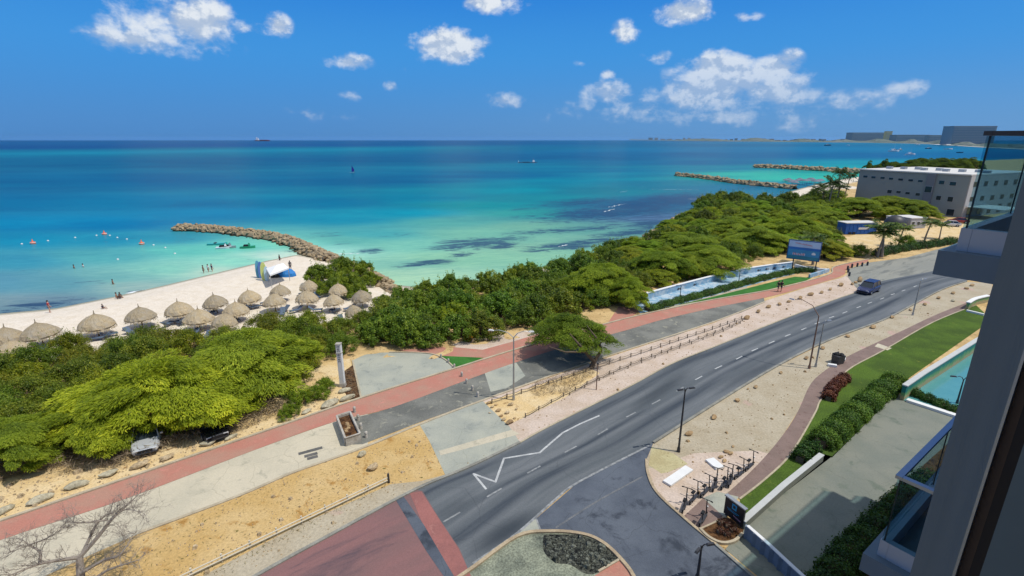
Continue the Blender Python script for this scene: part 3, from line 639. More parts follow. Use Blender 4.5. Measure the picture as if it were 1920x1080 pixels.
# lone tree on the verge with its forked trunk
lone = empty('mesquite_tree', G(1108, 690), 'lone umbrella tree with a forked trunk leaning over the rope fence', 'tree')
b = lone.location
def rel(u, v, z): return G(u, v, z)-b
mb = MB(); mb.tube([Vector((0, 0, -.1)), rel(1114, 678, .7)], [.3, .22], 8)
mb.tube([rel(1114, 678, .7), rel(1098, 660, 1.9), rel(1085, 645, 3.0), rel(1068, 625, 3.9)], [.2, .16, .1, .04], 7)
mb.tube([rel(1114, 678, .7), rel(1127, 658, 1.7), rel(1124, 645, 2.5), rel(1117, 632, 3.3), rel(1100, 610, 4.3)], [.2, .15, .13, .09, .03], 7)
mb.tube([rel(1098, 660, 1.9), rel(1060, 660, 2.6), rel(1030, 650, 3.2)], [.12, .08, .03], 6)
mb.tube([rel(1124, 645, 2.5), rel(1140, 630, 3.4)], [.08, .03], 6)
mb.build('trunk', M_bark, lone)
cme = mesq_crown(4.1, 3.0, 150, 560, 91, .22, .05)
o = bpy.data.objects.new('crown', cme); COL.objects.link(o); o.parent = lone; o.location = rel(1072, 626, 2.5)-Vector((0, 0, 1.2)); o.color = (.66, .76, .66, 1)
blocked.append((b.x, b.y, 5))
# thicket of broad-leaved shrubs between path and water
front = W2([(-60, 905), (60, 870), (130, 850), (300, 818), (440, 780), (520, 745), (585, 712), (590, 682), (640, 664), (700, 655), (750, 655), (830, 645), (895, 640), (970, 622), (1060, 600), (1150, 570), (1185, 556), (1250, 530), (1330, 508), (1400, 492), (1440, 478), (1475, 478), (1540, 486), (1600, 483), (1640, 474), (1640, 440), (1560, 440), (1560, 418), (1640, 415), (1740, 412)])
HB = 2.6
back_px = [(1700, 358), (1640, 352), (1560, 356), (1500, 368), (1440, 370), (1380, 366), (1330, 370), (1295, 394), (1235, 428), (1160, 450), (1080, 474), (1020, 490), (960, 500), (880, 513), (800, 527), (735, 528), (700, 560), (650, 582), (560, 580), (500, 580), (450, 590), (390, 606), (330, 606), (300, 602), (237, 610), (170, 614), (120, 620), (50, 638), (0, 660), (-80, 695)]
back = [GT(u, v, HB) for u, v in back_px]
region = [(p.x, p.y) for p in front]+[(p.x, p.y) for p in back]
def scatter(poly, dist_fn, tries=9000, seed=3):
    r = np.random.default_rng(seed); pa = np.array(poly); lo, hi = pa.min(0), pa.max(0); out = []
    P_ = r.uniform(lo, hi, (tries, 2)); ok = inside(P_, poly)
    for q in P_[ok]:
        d = dist_fn(q)
        if all((q[0]-a[0])**2+(q[1]-a[1])**2 > (d*.5+a[2]*.5)**2 for a in out): out.append((q[0], q[1], d))
    return out
pts = scatter(region, lambda q: 2.65+max(0, q[1]-60)*.02, 20000)
def near_edge(q, r_):   # keep crowns off the pavements
    return 0
cnt = 0
for x_, y_, d_ in pts:
    u, v = px((x_, y_, 1.5))
    if any((x_-a)**2+(y_-b_)**2 < (r_*.5)**2 for a, b_, r_ in blocked): continue
    if 1570 < u < 1660 and v < 462: continue
    s = random.uniform(.62, .9)*(1+max(0, y_-70)*.004)
    dF = min(((x_-f.x)**2+(y_-f.y)**2)**.5 for f in smooth(front, 3)); s = min(s, max(.45, dF/2.6+.4))
    if u > 1180 and v > 385 and random.random() < .5:
        s = random.uniform(.45, .68); put('mesquite_tree', (x_, y_, tz(x_, y_)-.1), (s*1.1, s*1.1, s*random.uniform(1.1, 1.4)), 'feathery light green tree merging into the coastal thicket behind the blue basin', 'tree', 'feathery trees of the coastal thicket', (random.uniform(.85, 1.15), random.uniform(.95, 1.1), random.uniform(.7, 1.), 1)); continue
    if u < 480: kind, c, lab, grp = 'fine_shrub', (.95, .88, .75, 1), 'olive green shrub in the scrub between the thatched sunshades and the parked cars', 'olive scrub behind the sunshades'
    elif u < 690: kind, c, lab, grp = 'fine_shrub', (.95, .92, .7, 1), 'olive shrub in the clump behind the white pylon sign', 'shrubs behind the pylon sign'
    elif u < 1120: kind, c, lab, grp = 'sea_grape_shrub', (.95, 1., .9, 1), 'glossy dark green sea grape shrub in the tall thicket above the shallow reef', 'sea grape thicket above the reef'
    elif u < 1480: kind, c, lab, grp = ('sea_grape_shrub' if v < 440 or random.random() < .35 else 'fine_shrub'), (.85, .9, .75, 1), 'dark green shrub in the thicket between the blue basin wall and the sea', 'thicket behind the blue basin'
    else: kind, c, lab, grp = 'fine_shrub', (.85, .9, .72, 1), 'dark shrub in the scrub around the blue billboard and grey building', 'scrub near the grey building'
    j = random.uniform(.8, 1.3); q__ = random.random(); k__ = (1.35, 1.12, .7) if q__ < .16 else ((1.3, 1.0, 1.1) if q__ < .25 else (random.uniform(.92, 1.15), 1, 1)); c = (c[0]*j*k__[0], c[1]*j*k__[1], c[2]*j*k__[2], 1)
    put(kind, (x_, y_, tz(x_, y_)-.05), (s*random.uniform(.95, 1.15), s, s*random.uniform(.9, 1.2)), lab, 'shrub', grp, c); cnt += 1
# clump on the beach by the breakwater
for u, v, w, s in [(600, 512, 60, .7), (640, 500, 60, .75), (680, 498, 50, .6), (620, 530, 50, .55), (655, 522, 50, .6), (690, 515, 40, .5), (585, 525, 40, .4), (668, 535, 40, .45)]:
    p = GT(u, v, 1.8); put('sea_grape_shrub', p, s*1.32, 'green shrub in the rounded clump on the beach beside the rock breakwater', 'shrub', 'clump beside the breakwater', (1.25, 1.12, .7, 1))
for u, v, s, lab in [(592, 738, .4, 'bright green bush at the verge just left of the white pylon sign'), (560, 748, .42, 'bright green bush among stones, below the broad feathery tree'), (540, 770, .34, 'small bright green bush nearest the red path'),
                     (610, 720, .35, 'small green bush at the foot of the white pylon sign'), (1697, 458, .8, 'bright yellow-green bush at the foot of the palms, beside the stone plaza')]:
    put('fine_shrub', GT(u, v, .5), s, lab, 'bush', None, (1.25, 1.2, .7, 1))
# dry brush at the foot of the trees
def brush(label, pts_, n, seed, m_=M_dry, hgt=.35, name='dry_brush', ln=.5, wd=.02):
    r = np.random.default_rng(seed); pa = np.array([(p.x, p.y) for p in pts_]); P_ = r.uniform(pa.min(0), pa.max(0), (n*3, 2)); P_ = P_[inside(P_, [tuple(a) for a in pa])][:n]
    z = r.uniform(0.02, hgt, len(P_)); c = np.column_stack([P_, z])
    me = leaf_mesh(name, c, r.normal(size=(len(P_), 3))+np.array([0, 0, 1]), ln*r.uniform(.5, 1.5, len(P_)), wd*r.uniform(.7, 1.6, len(P_)), r.uniform(0, 1, len(P_)), m_, r.normal(size=(len(P_), 3))+np.array([-.5, -.7, .5]))
    o = bpy.data.objects.new(name, me); COL.objects.link(o); o['kind'] = 'stuff'; tag(o, label, 'brush'); return o
brush('tangle of dry brown twigs under the trees along the sandy verge', W2([(0, 905), (60, 890), (120, 893), (220, 880), (300, 850), (440, 815), (520, 782), (560, 770), (500, 745), (300, 800), (100, 850), (0, 860)]), 6500, 5, ln=.6, wd=.028, hgt=.8)
brush('dry fallen twigs and litter beneath the lone umbrella tree', W2([(1010, 715), (1100, 690), (1120, 700), (1060, 738), (1005, 745), (990, 730)]), 1500, 6, ln=.4, hgt=.25)
brush('dry stalks in the raised grassy bed beside the turning area', W2([(645, 700), (662, 690), (675, 742), (655, 748)]), 500, 8, ln=.3)
M_weed = leaf_mat('weeds', (.10, .10, .03, 1), (.18, .16, .05, 1), (.3, .24, .09, 1), .9, .2)
brush('sparse dry weeds scattered over the orange sand plot', W2([(120, 1080), (300, 995), (550, 895), (800, 815), (780, 880), (470, 1060), (420, 1100)]), 900, 9, M_weed, .08, 'weeds', .16, .02)
brush('weeds growing along the foot of the white pipe rail', W2([(360, 1080), (720, 905), (728, 912), (400, 1080)]), 500, 10, M_weed, .12, 'weeds', .2, .025)
# hedges
def hedge(name, pts_, w, h, dens, m_, label, color=(1, 1, 1, 1), leaf=.12, cat='hedge', seed=1):
    r = np.random.default_rng(seed); P_ = smooth(pts_, 8); cs = []; ns = []; tn = []
    for i in range(len(P_)-1):
        a, b_ = np.array(P_[i]), np.array(P_[i+1]); d = b_-a; l_ = np.linalg.norm(d); n = int(dens*l_)
        if n < 1: continue
        d = d/max(l_, 1e-6); sd = np.array([-d[1], d[0], 0])
        t = r.uniform(0, 1, n)[:, None]; q = r.uniform(-.15, np.pi+.15, n); lump = 1+.18*np.sin(np.arange(n)*.0+i*1.9)+.1*r.normal(size=n)
        off = np.cos(q)*w/2*lump; z = np.clip(np.sin(q), 0, 1)**.6*h*lump*r.uniform(.55, 1.05, n)
        c = a+d*t*l_+sd*off[:, None]; c[:, 2] = a[2]+z; cs.append(c); ns.append(sd*np.cos(q)[:, None]+np.array([0, 0, 1])*np.sin(q)[:, None]+r.normal(size=(n, 3))*.6); tn.append(.45+.2*r.normal(size=n)+.2*np.sin(i*1.3))
    cs, ns, tn = map(np.concatenate, (cs, ns, tn)); n = len(cs)
    me = leaf_mesh(name, cs, ns, leaf*r.uniform(.7, 1.5, n), leaf*.6*r.uniform(.7, 1.3, n), tn, m_)
    root = empty(name, P_[0]*0, label, cat); o = bpy.data.objects.new('foliage', me); COL.objects.link(o); o.color = color; o.parent = root
    rib_pts(P_, w*.45, 0, h*.55).build('woody_core', M_bark, root)
    return root
hedge('clipped_hedge', W2([(1213, 583), (1275, 566), (1340, 549), (1400, 532), (1460, 517), (1495, 510)]), 1.3, .75, 900, M_hedge, 'long leafy hedge between the blue basin and the red path', (.85, .95, .8, 1), .13)
hedge('clipped_hedge', W2([(1495, 510), (1515, 509), (1530, 511)]), 1.3, .7, 900, M_hedge, 'short dark hedge at the right end of the blue basin', (.6, .75, .6, 1), .13, seed=2)
hedge('red_leaf_hedge', W2([(1552, 752), (1562, 730), (1585, 712)]), .9, .7, 1700, M_redleaf, 'dark red leafed hedge where the lawn meets the brick path', (1, 1, 1, 1), .12, seed=3)
hedge('big_hedge', W2([(1682, 716), (1624, 762), (1572, 808), (1536, 838)]), 1.7, 1.0, 2200, M_hedge, 'thick green hedge between the lawn and the concrete driveway', (1.15, 1.15, .8, 1), .12, seed=4)
hedge('dark_shrub_row', W2([(1535, 850), (1515, 850), (1498, 868)]), 1.1, .8, 1700, M_hedge, 'dark green shrub row at the end of the white garden wall', (.45, .6, .5, 1), .12, seed=5)
hedge('low_hedge', W2([(1690, 732), (1740, 752), (1795, 776)]), 1.0, .6, 1500, M_hedge, 'low dark hedge along the near edge of the swimming pool', (.55, .7, .6, 1), .1, seed=6)
hedge('building_hedge', W2([(1745, 905), (1700, 945), (1655, 985), (1600, 1040), (1560, 1090), (1500, 1180)]), 1.6, .9, 1500, M_hedge, 'dark bushy planting along the foot of the hotel building', (.6, .65, .55, 1), .13, seed=7)
hedge('roadside_hedge', W2([(1642, 480), (1690, 470), (1740, 463), (1790, 455)]), 1.8, 1.3, 500, M_hedge, 'long dark hedge between the stone plaza and the sand lot', (.5, .62, .55, 1), .2, seed=8)
hedge('flower_bush', W2([(872, 638), (885, 640)]), .8, .6, 900, M_hedge, 'small orange flowering bush at the edge of the pale sand bed', (4.5, 1.4, .5, 1), .1, 'bush', seed=9)
for k, (u, v) in enumerate([(1348, 984), (1360, 990), (1370, 998), (1345, 1000), (1358, 1005)]):
    p = G(u, v); hedge('bedding_plant', [p, p+Vector((.35, .1, 0))], .45, .35, 500, M_redleaf, 'dark bedding plant in the soil in front of the black sign board', (.5, .5, .5, 1), .08, 'plant', seed=20+k)['group'] = 'bedding plants by the sign board'
# palms
def palm_mesh(seed, nfr=17, L0=2.3):
    r = np.random.default_rng(seed); cs = []; ns = []; al = []; ll = []; tn = []
    for k in range(nfr):
        q = 2*np.pi*k/nfr+r.uniform(-.2, .2); up = r.uniform(-.1, 1.1); Lf = L0*r.uniform(.8, 1.1); base = r.uniform(.2, .75)
        for t in np.linspace(.08, 1, 26):
            x = Lf*t; z = up*x*.9-.42*x*x/L0*(1+.2*up); p = np.array([np.cos(q)*x*.9, np.sin(q)*x*.9, z])
            for s in (-1, 1):
                sd = np.array([-np.sin(q), np.cos(q), 0])*s; w = .75*np.sin(np.pi*min(t*.85+.12, 1))+.12
                d = sd*.8+np.array([np.cos(q), np.sin(q), 0])*.5+np.array([0, 0, -.45]); d = d/np.linalg.norm(d)
                cs.append(p+d*w*.5); ns.append(np.array([0, 0, 1])+.4*r.normal(size=3)+sd*.4); al.append(d); ll.append(w); tn.append(base+.15*r.normal())
    cs, ns, al, ll, tn = map(np.array, (cs, ns, al, ll, tn))
    return leaf_mesh('crown', cs, ns, ll, .10, tn, M_palm, al)
def make_palm(seed, h, lean):
    root = empty('palm_tree', (0, 0, 0)); pts_ = [Vector((lean*(t**1.6), lean*.3*t, h*t)) for t in (0, .25, .5, .75, 1)]
    mb = MB(); mb.tube(pts_, [.2, .15, .13, .12, .11], 8)
    for i in range(14): 
        t = i/14; k = min(int(t*4), 3); c = pts_[k].lerp(pts_[k+1], t*4-k); mb.cyl(c, c+Vector((0, 0, .05)), .17-.04*t, .16-.04*t, 8)
    mb.build('trunk', M_palmt, root)
    o = bpy.data.objects.new('crown', palm_mesh(seed)); COL.objects.link(o); o.parent = root; o.location = pts_[-1]; return root
protos['palm'] = [make_palm(1, 4.5, .5), make_palm(2, 4.5, -.4)]
palms = [(1653, 482, 1656, 425, 'tall palm standing at the right end of the red path'), (1645, 482, 1645, 433, 'slim palm just left of the tall one at the end of the red path'),
         (1653, 474, 1658, 438, 'wide drooping palm in front of the sand lot, right of the blue trailer'), (1684, 462, 1690, 425, 'yellow-green palm at the near edge of the sand lot'),
         (1733, 452, 1742, 415, 'leaning palm in front of the grey garden walls'), (1761, 448, 1766, 420, 'palm nearest the dark glass balcony'), (1524, 496, 1527, 445, 'thin dark palm beside the blue billboard')]
for i, (ub, vb, ut, vt, lab) in enumerate(palms):
    p = G(ub, vb); D_ = p.y; x_, f_, d_ = ray(ut, vt); h = H+D_*d_/f_; s = max(.5, h/4.6)
    put('palm', p, (s*1.15, s*1.15, s), lab, 'palm tree', None, (1.7, 1.55, 1., 1) if i in (2, 3) else (1.0, 1.05, .85, 1), var=i % 2)
for i, (u, v, w, h, lab) in enumerate([(1533, 352, 26, 6, 'leftmost palm of the tall cluster behind the beach umbrellas'), (1562, 335, 40, 11, 'tallest palm of the cluster at the beach'), (1548, 345, 36, 8, 'leaning palm low in the cluster at the beach'),
        (1575, 345, 40, 8, 'full round palm at the right of the beach cluster'), (1592, 325, 26, 10.5, 'slim palm standing apart at the right of the beach cluster'), (1560, 358, 34, 6, 'short palm at the front of the beach cluster'), (1580, 318, 30, 12, 'palm whose crown overtops the beach cluster'), (1425, 338, 10, 2.6, 'small round palm growing on the second rock jetty')]):
    p = GT(u, v, h*.9); s = h/5.5; put('palm', p, (max(w/F*depth(p)/2/2.2, .4),)*2+(s,), lab, 'palm tree', None, (.6, .7, .6, 1), var=i % 2)
far_tr = [(1630, 312, 12), (1645, 309, 12), (1660, 306, 14), (1677, 303, 18), (1712, 303, 26), (1728, 301, 24), (1745, 300, 26), (1765, 300, 24), (1785, 299, 28), (1805, 300, 26), (1825, 300, 26), (1750, 306, 26), (1800, 307, 28), (1720, 308, 24), (1778, 307, 26), (1690, 311, 18), (1668, 311, 18)]
for u, v, w in far_tr:
    z0 = 0.; q = G(u, 325, 4.); p = G(u, v+4, 7.); s = w/F*depth(p)/2/2.6; p.z = 0
    s = (w+10)/F*depth(p)/2/5; put('mesquite_tree', p, (s, s, random.uniform(2.0, 2.5)), 'dark tree in the row standing behind the flat roof of the grey building', 'tree', 'tree row behind the grey building', (.42, .5, .42, 1))
# bare tree in the near corner
dead = empty('bare_tree', G(160, 1120), 'leafless grey tree with tangled twigs beside the orange sand plot', 'tree'); b = dead.location
rr = random.Random(4); mb = MB(); tw = MB()
def relz(u, v, z): return G(u, v, z)-b
main = [([(160, 1120, -.1), (152, 1085, .6), (149, 1045, 1.5)], [.2, .18, .15]),
        ([(149, 1045, 1.5), (185, 1005, 2.2), (208, 975, 2.8), (235, 950, 3.2), (262, 925, 3.6)], [.13, .1, .085, .05, .015]),
        ([(149, 1045, 1.5), (112, 1050, 1.7), (72, 1058, 1.9), (20, 1078, 2.1)], [.1, .08, .06, .03]),
        ([(74, 1057, 1.9), (75, 1035, 2.3), (55, 1022, 2.7), (40, 1010, 3.)], [.07, .06, .04, .01]),
        ([(55, 1022, 2.7), (90, 1008, 3.), (118, 990, 3.3)], [.04, .03, .01]), ([(55, 1022, 2.7), (20, 1035, 3.)], [.03, .01]),
        ([(152, 1043, 1.5), (180, 985, 2.6), (200, 965, 3.0), (212, 962, 3.2)], [.09, .06, .05, .02]),
        ([(200, 975, 2.9), (160, 980, 3.2), (130, 978, 3.4)], [.05, .03, .01]), ([(152, 1075, .9), (195, 1050, 1.5), (225, 1040, 2.), (252, 1000, 2.6)], [.1, .07, .05, .01]),
        ([(225, 960, 3.1), (240, 955, 3.3), (270, 962, 3.4)], [.04, .03, .01]), ([(160, 1100, .3), (200, 1070, 1.), (260, 1050, 1.7)], [.1, .06, .02])]
def twig(a, d, l, r_, dep):
    e = a+d*l; m_ = a.lerp(e, .5)+Vector((rr.uniform(-1, 1), rr.uniform(-1, 1), rr.uniform(-1, 1)))*l*.12; tw.tube([a, m_, e], [r_, r_*.75, r_*.5], 4)
    if dep > 0:
        for _ in range(rr.choice((2, 3, 3))):
            n_ = (d+Vector((rr.gauss(0, .6), rr.gauss(0, .6), rr.gauss(.05, .5)))).normalized(); twig(a.lerp(e, rr.uniform(.35, 1)), n_, l*rr.uniform(.55, .8), r_*.6, dep-1)
for pts_, rad in main:
    P_ = smooth([relz(*q) for q in pts_], 3); rs = [rad[min(int(i/3), len(rad)-1)]*(1-(i % 3)/3)+rad[min(int(i/3)+1, len(rad)-1)]*((i % 3)/3) for i in range(len(P_))]
    mb.tube(P_, rs, 6)
    for i in range(2, len(P_)):
        for _ in range(3 if rad[0] < .19 else 1):
            d = (P_[i]-P_[i-1]).normalized(); n_ = (d*.6+Vector((rr.gauss(0, .8), rr.gauss(0, .8), rr.gauss(.15, .5)))).normalized(); twig(P_[i], n_, rr.uniform(.35, .7), .014, 3)
mb.build('trunk', M_barkd, dead); tw.build('twigs', M_barkd, dead)
# ------------------------------------------------------------ rocks
def rock_mesh(seed, m_, flat=.85):
    r = random.Random(seed); bm = bmesh.new(); bmesh.ops.create_icosphere(bm, subdivisions=2, radius=.5)
    pl = [(Vector((r.gauss(0, 1), r.gauss(0, 1), r.gauss(0, .7))).normalized(), r.uniform(.28, .44)) for _ in range(9)]
    for v in bm.verts:
        v.co *= 1+r.uniform(-.05, .05)
        for n_, d_ in pl:
            k = v.co.dot(n_)-d_
            if k > 0: v.co -= n_*k*.9
        v.co.z = v.co.z*flat+.2
        v.co.x *= 1.15
    me = bpy.data.meshes.new('rock'); bm.to_mesh(me); bm.free(); me.materials.append(m_); return me
rk_g = ground_mat('rock_grey', C(196, 188, 162, .95), C(172, 164, 140, .95), 2., 9, .3, C(130, 124, 104, .9), 3., .62, bs=.8)
rk_b = ground_mat('rock_brown', C(190, 162, 122, .9), C(160, 132, 98, .9), 2., 9, .3, C(112, 92, 68, .9), 3., .62, bs=.8)
rk_p = ground_mat('rock_pale', C(226, 204, 168), C(196, 172, 134), 2., 9, .4, C(120, 104, 80), 3., .62, bs=.8)
RM = {'g': [rock_mesh(i, rk_g) for i in range(3)], 'b': [rock_mesh(i+5, rk_b) for i in range(3)], 'p': [rock_mesh(i+9, rk_p, .75) for i in range(3)]}
def rock(u, v, wpx, kind, label, group=None, z=0., asp=.65, rz=None, name='rock', hz=.7):
    p = G(u, v); s = wpx/F*depth(p); o = bpy.data.objects.new(name, random.choice(RM[kind])); COL.objects.link(o)
    o.location = (p.x, p.y, tz(p.x, p.y)+.02+s*.06); o.scale = (s*1.0, s*asp*1.05, s*asp*hz*1.15); o.rotation_euler = (0, 0, ROADA+random.uniform(-.4, .4) if rz is None else rz)
    return tag(o, label, 'rock', group)
ORD = ['first', 'second', 'third', 'fourth', 'fifth', 'sixth', 'seventh', 'eighth', 'ninth', 'tenth', 'eleventh', 'twelfth', 'thirteenth', 'fourteenth', 'fifteenth', 'sixteenth', 'seventeenth', 'eighteenth', 'nineteenth', 'twentieth']
lr = [(6, 962, 34), (75, 941, 40), (143, 914, 38), (205, 892, 32), (262, 876, 36), (314, 861, 30), (392, 834, 30), (434, 822, 22), (529, 790, 16), (575, 774, 20), (619, 761, 36), (652, 749, 28), (646, 735, 24)]
for i, (u, v, w) in enumerate(lr): rock(u, v, w, 'p' if i in (4, 5) else 'g', 'pale stone beside the red path, %s from the left' % ORD[i], 'stones along the red path', asp=.5)
rock(697, 647, 14, 'g', 'grey stone behind the turning area at the edge of the shrubs'); rock(679, 855, 17, 'g', 'upright grey stone on the orange sand below the white planter', hz=1.1); rock(700, 879, 24, 'p', 'rounded cream boulder on the orange sand near the end of the pipe rail', hz=.9)
for i, (u, v, w) in enumerate([(917, 757, 11), (923, 764, 9), (935, 771, 12), (951, 775, 12), (940, 781, 9), (944, 788, 12), (956, 794, 18), (957, 760, 14), (930, 760, 7), (968, 768, 8), (965, 785, 8), (918, 775, 6)]): rock(u, v, w, 'p' if i % 2 else 'b', 'brown boulder in the heap beside the concrete apron, %s from the top' % ORD[i], 'boulders beside the concrete apron')
for i, (u, v, w) in enumerate([(1400, 598, 15), (1422, 586, 12), (1441, 577, 12), (1461, 572, 11), (1479, 567, 9), (1500, 560, 11), (1520, 554, 13), (1540, 550, 10), (1556, 544, 9), (1576, 536, 13), (1598, 534, 9), (1604, 531, 9)]): rock(u, v, w, 'b', 'brown boulder lining the far side of the road, %s from the left' % ORD[i], 'boulders on the far side of the road', hz=.9)
rock(1611, 528, 13, 'b', 'tallest boulder, at the corner where the plaza meets the road', hz=1.5)
for i, (u, v, w) in enumerate([(1292, 815, 18), (1338, 784, 16), (1382, 752, 14), (1402, 730, 6), (1417, 727, 12), (1464, 700, 10), (1512, 673, 12), (1542, 654, 12), (1589, 632, 12), (1636, 615, 15), (1672, 596, 11), (1707, 582, 9), (1734, 572, 11), (1760, 560, 11), (1787, 551, 11), (1812, 542, 10), (1822, 536, 11)]): rock(u, v, w, 'b', 'brown boulder on the near verge, %s from the left' % ORD[i], 'boulders on the near verge')
rock(1787, 565, 10, 'g', 'grey stone beside the brick path near the hotel')
for i, (u, v, w) in enumerate([(1352, 858, 13), (1362, 848, 14), (1370, 851, 12), (1374, 838, 8), (1358, 865, 12)]): rock(u, v, w, 'b', 'brown stone in the pile beside the white slabs, %s from the left' % ORD[i], 'stone pile by the white slabs', hz=.5)
def pebbles(label, poly, n, size, m_, seed, name='pebbles'):
    r = np.random.default_rng(seed); pa = np.array([(p.x, p.y) for p in poly]); P_ = r.uniform(pa.min(0), pa.max(0), (n*4, 2)); P_ = P_[inside(P_, [tuple(a) for a in pa])][:n]; mb = MB()
    for x_, y_ in P_:
        k = size*r.uniform(.4, 1.3)*(1+2*(r.random() < .05)); a = r.uniform(0, 6.28); q_ = [Vector((x_+k*math.cos(a+i*1.57)*r.uniform(.7, 1.2), y_+k*math.sin(a+i*1.57)*r.uniform(.7, 1.2), .0)) for i in range(4)]; z_ = k*r.uniform(.5, .9)+.02
        mb.add(q_+[p_.lerp(Vector((x_, y_, 0)), .45)+Vector((0, 0, z_)) for p_ in q_], [(4, 5, 6, 7), (0, 1, 5, 4), (1, 2, 6, 5), (2, 3, 7, 6), (3, 0, 4, 7)])
    o = mb.build(name, m_); o['kind'] = 'stuff'; return tag(o, label, 'pebbles')
pebbles('loose pebbles on the pinkish sand between fence and road', W2([(850, 884), (955, 808), (1122, 700), (1340, 625), (1432, 580), (1590, 515), (1600, 540), (1465, 600), (1180, 724), (980, 826)]), 700, .06, rk_b, 31)
pebbles('loose pebbles scattered over the near sand verge', W2([(1235, 850), (1335, 775), (1455, 700), (1655, 612), (1765, 555), (1765, 585), (1592, 660), (1510, 725), (1467, 810), (1420, 870), (1300, 955), (1235, 915)]), 900, .05, rk_b, 32)
pebbles('stones and pebbles on the sandy verge under the feathery trees', W2([(0, 970), (240, 893), (480, 810), (640, 755), (620, 720), (500, 765), (300, 840), (0, 915)]), 700, .07, rk_p, 33)
pebbles('small stones on the orange sand plot', W2([(180, 1060), (310, 990), (550, 893), (800, 808), (828, 880), (470, 1075), (300, 1100)]), 500, .05, rk_p, 34)
pebbles('dark rubble and debris on the gravel bed of the traffic island', W2([(1025, 1008), (1092, 1010), (1130, 1026), (1156, 1050), (1120, 1072), (1040, 1052), (1022, 1030)]), 900, .07, ground_mat('rubble_mix', C(120, 124, 112, .9), C(50, 54, 52, .9), 3., 9, .4, C(170, 170, 158, .9), 5., .62), 35)
# breakwaters: heaped boulders, one thing each
def breakwater(name, pts_, w, h, n, size, label, m_, seed=1):
    r = random.Random(seed); P_ = smooth(pts_, 8); mb = MB(); base = []
    bm = bmesh.new(); bmesh.ops.create_icosphere(bm, subdivisions=1, radius=.5); bv = [v.co.copy() for v in bm.verts]; bf = [tuple(v.index for v in f.verts) for f in bm.faces]; bm.free()
    tot = [0]
    for i in range(len(P_)-1): tot.append(tot[-1]+(P_[i+1]-P_[i]).length)
    for k in range(n):
        t = r.uniform(0, tot[-1]); i = next(j for j in range(len(P_)-1) if tot[j+1] >= t); c = P_[i].lerp(P_[i+1], (t-tot[i])/(tot[i+1]-tot[i]))
        d = (P_[i+1]-P_[i]).normalized(); sd = Vector((-d.y, d.x, 0)); o = max(-1, min(1, r.gauss(0, .5))); z = SEA-.15+(h)*(1-abs(o)**1.5)*r.uniform(.75, 1.05); s = size*r.uniform(.6, 1.5)
        c = c+sd*o*w/2; M_ = Matrix.Translation((c.x, c.y, z)) @ Matrix.Rotation(r.uniform(0, 6), 4, 'Z') @ Matrix.Rotation(r.uniform(-.6, .6), 4, 'X') @ Matrix.Diagonal((s*1.2, s*r.uniform(.6, 1), s*r.uniform(.5, .9), 1))
        mb.add([M_ @ (v*r.uniform(.8, 1.1)) for v in bv], bf)
    vs = []
    for i, p in enumerate(P_):
        d = (P_[min(i+1, len(P_)-1)]-P_[max(i-1, 0)]).normalized(); sd = Vector((-d.y, d.x, 0))
        for o, z in ((-1, -.8), (-.5, h*.55), (0, h*.75), (.5, h*.55), (1, -.8)): q = p+sd*o*w/2; vs.append((q.x, q.y, SEA+z))
    mb.add(vs, [(i*5+k, i*5+k+1, i*5+k+6, i*5+k+5) for i in range(len(P_)-1) for k in range(4)])
    return tag(mb.build(name, m_), label, 'breakwater')
rk_w = bpy.data.materials.new('breakwater_rock'); nt = nodes(rk_w); Pn = wpos(nt); n1 = noise(nt, Pn, .9, 5, .6); n2 = noise(nt, Pn, 7, 4, .7)
g_ = N(nt, 'ShaderNodeNewGeometry'); sp_ = N(nt, 'ShaderNodeSeparateXYZ'); L(nt, g_.outputs['Position'], sp_.inputs[0])
col = mixc(nt, g_.outputs['Random Per Island'], C(206, 184, 148), C(160, 142, 116)); col = mixc(nt, ramp(nt, n1, .45, .65), col, C(180, 160, 126))
col = mixc(nt, ramp(nt, sp_.outputs[2], SEA+.1, SEA+.45, 1, 0), col, C(60, 58, 44)); finish(nt, col, .95, n2, .7, .06, spec=.1)
breakwater('rock_breakwater', [G(u, v, -.7) for u, v in [(331, 428), (360, 428), (400, 430), (440, 434), (480, 439), (520, 446), (555, 456), (590, 472), (620, 486)]], 5.0, 1.7, 900, .9, 'long curved breakwater of tan boulders sheltering the swimming beach', rk_w)
breakwater('rock_revetment', [GT(u, v) for u, v in [(618, 487), (655, 503), (690, 518), (722, 536), (745, 552)]], 4.0, 1.6, 330, .75, 'rock revetment joining the breakwater to the shrubs, behind the beach clump', rk_w, 2)
breakwater('rock_jetty', [G(u, v, -.7) for u, v in [(1268, 328), (1300, 331), (1340, 336), (1380, 342), (1430, 347), (1490, 353)]], 5.0, 2.1, 420, 1.6, 'low rock jetty running out from the far beach', rk_w, 3)
breakwater('rock_jetty', [G(u, v, -.7) for u, v in [(1414, 313), (1450, 314), (1500, 317), (1560, 320), (1615, 323)]], 8.0, 2.6, 380, 2.6, 'farthest rock jetty, beyond the beach palms', rk_w, 4)
breakwater('rocky_shore', [GT(u, v) for u, v in [(1210, 445), (1240, 428), (1268, 410), (1290, 401)]], 2.5, .9, 110, .9, 'pale rocks along the waterline below the dark thicket', rk_p, 5)
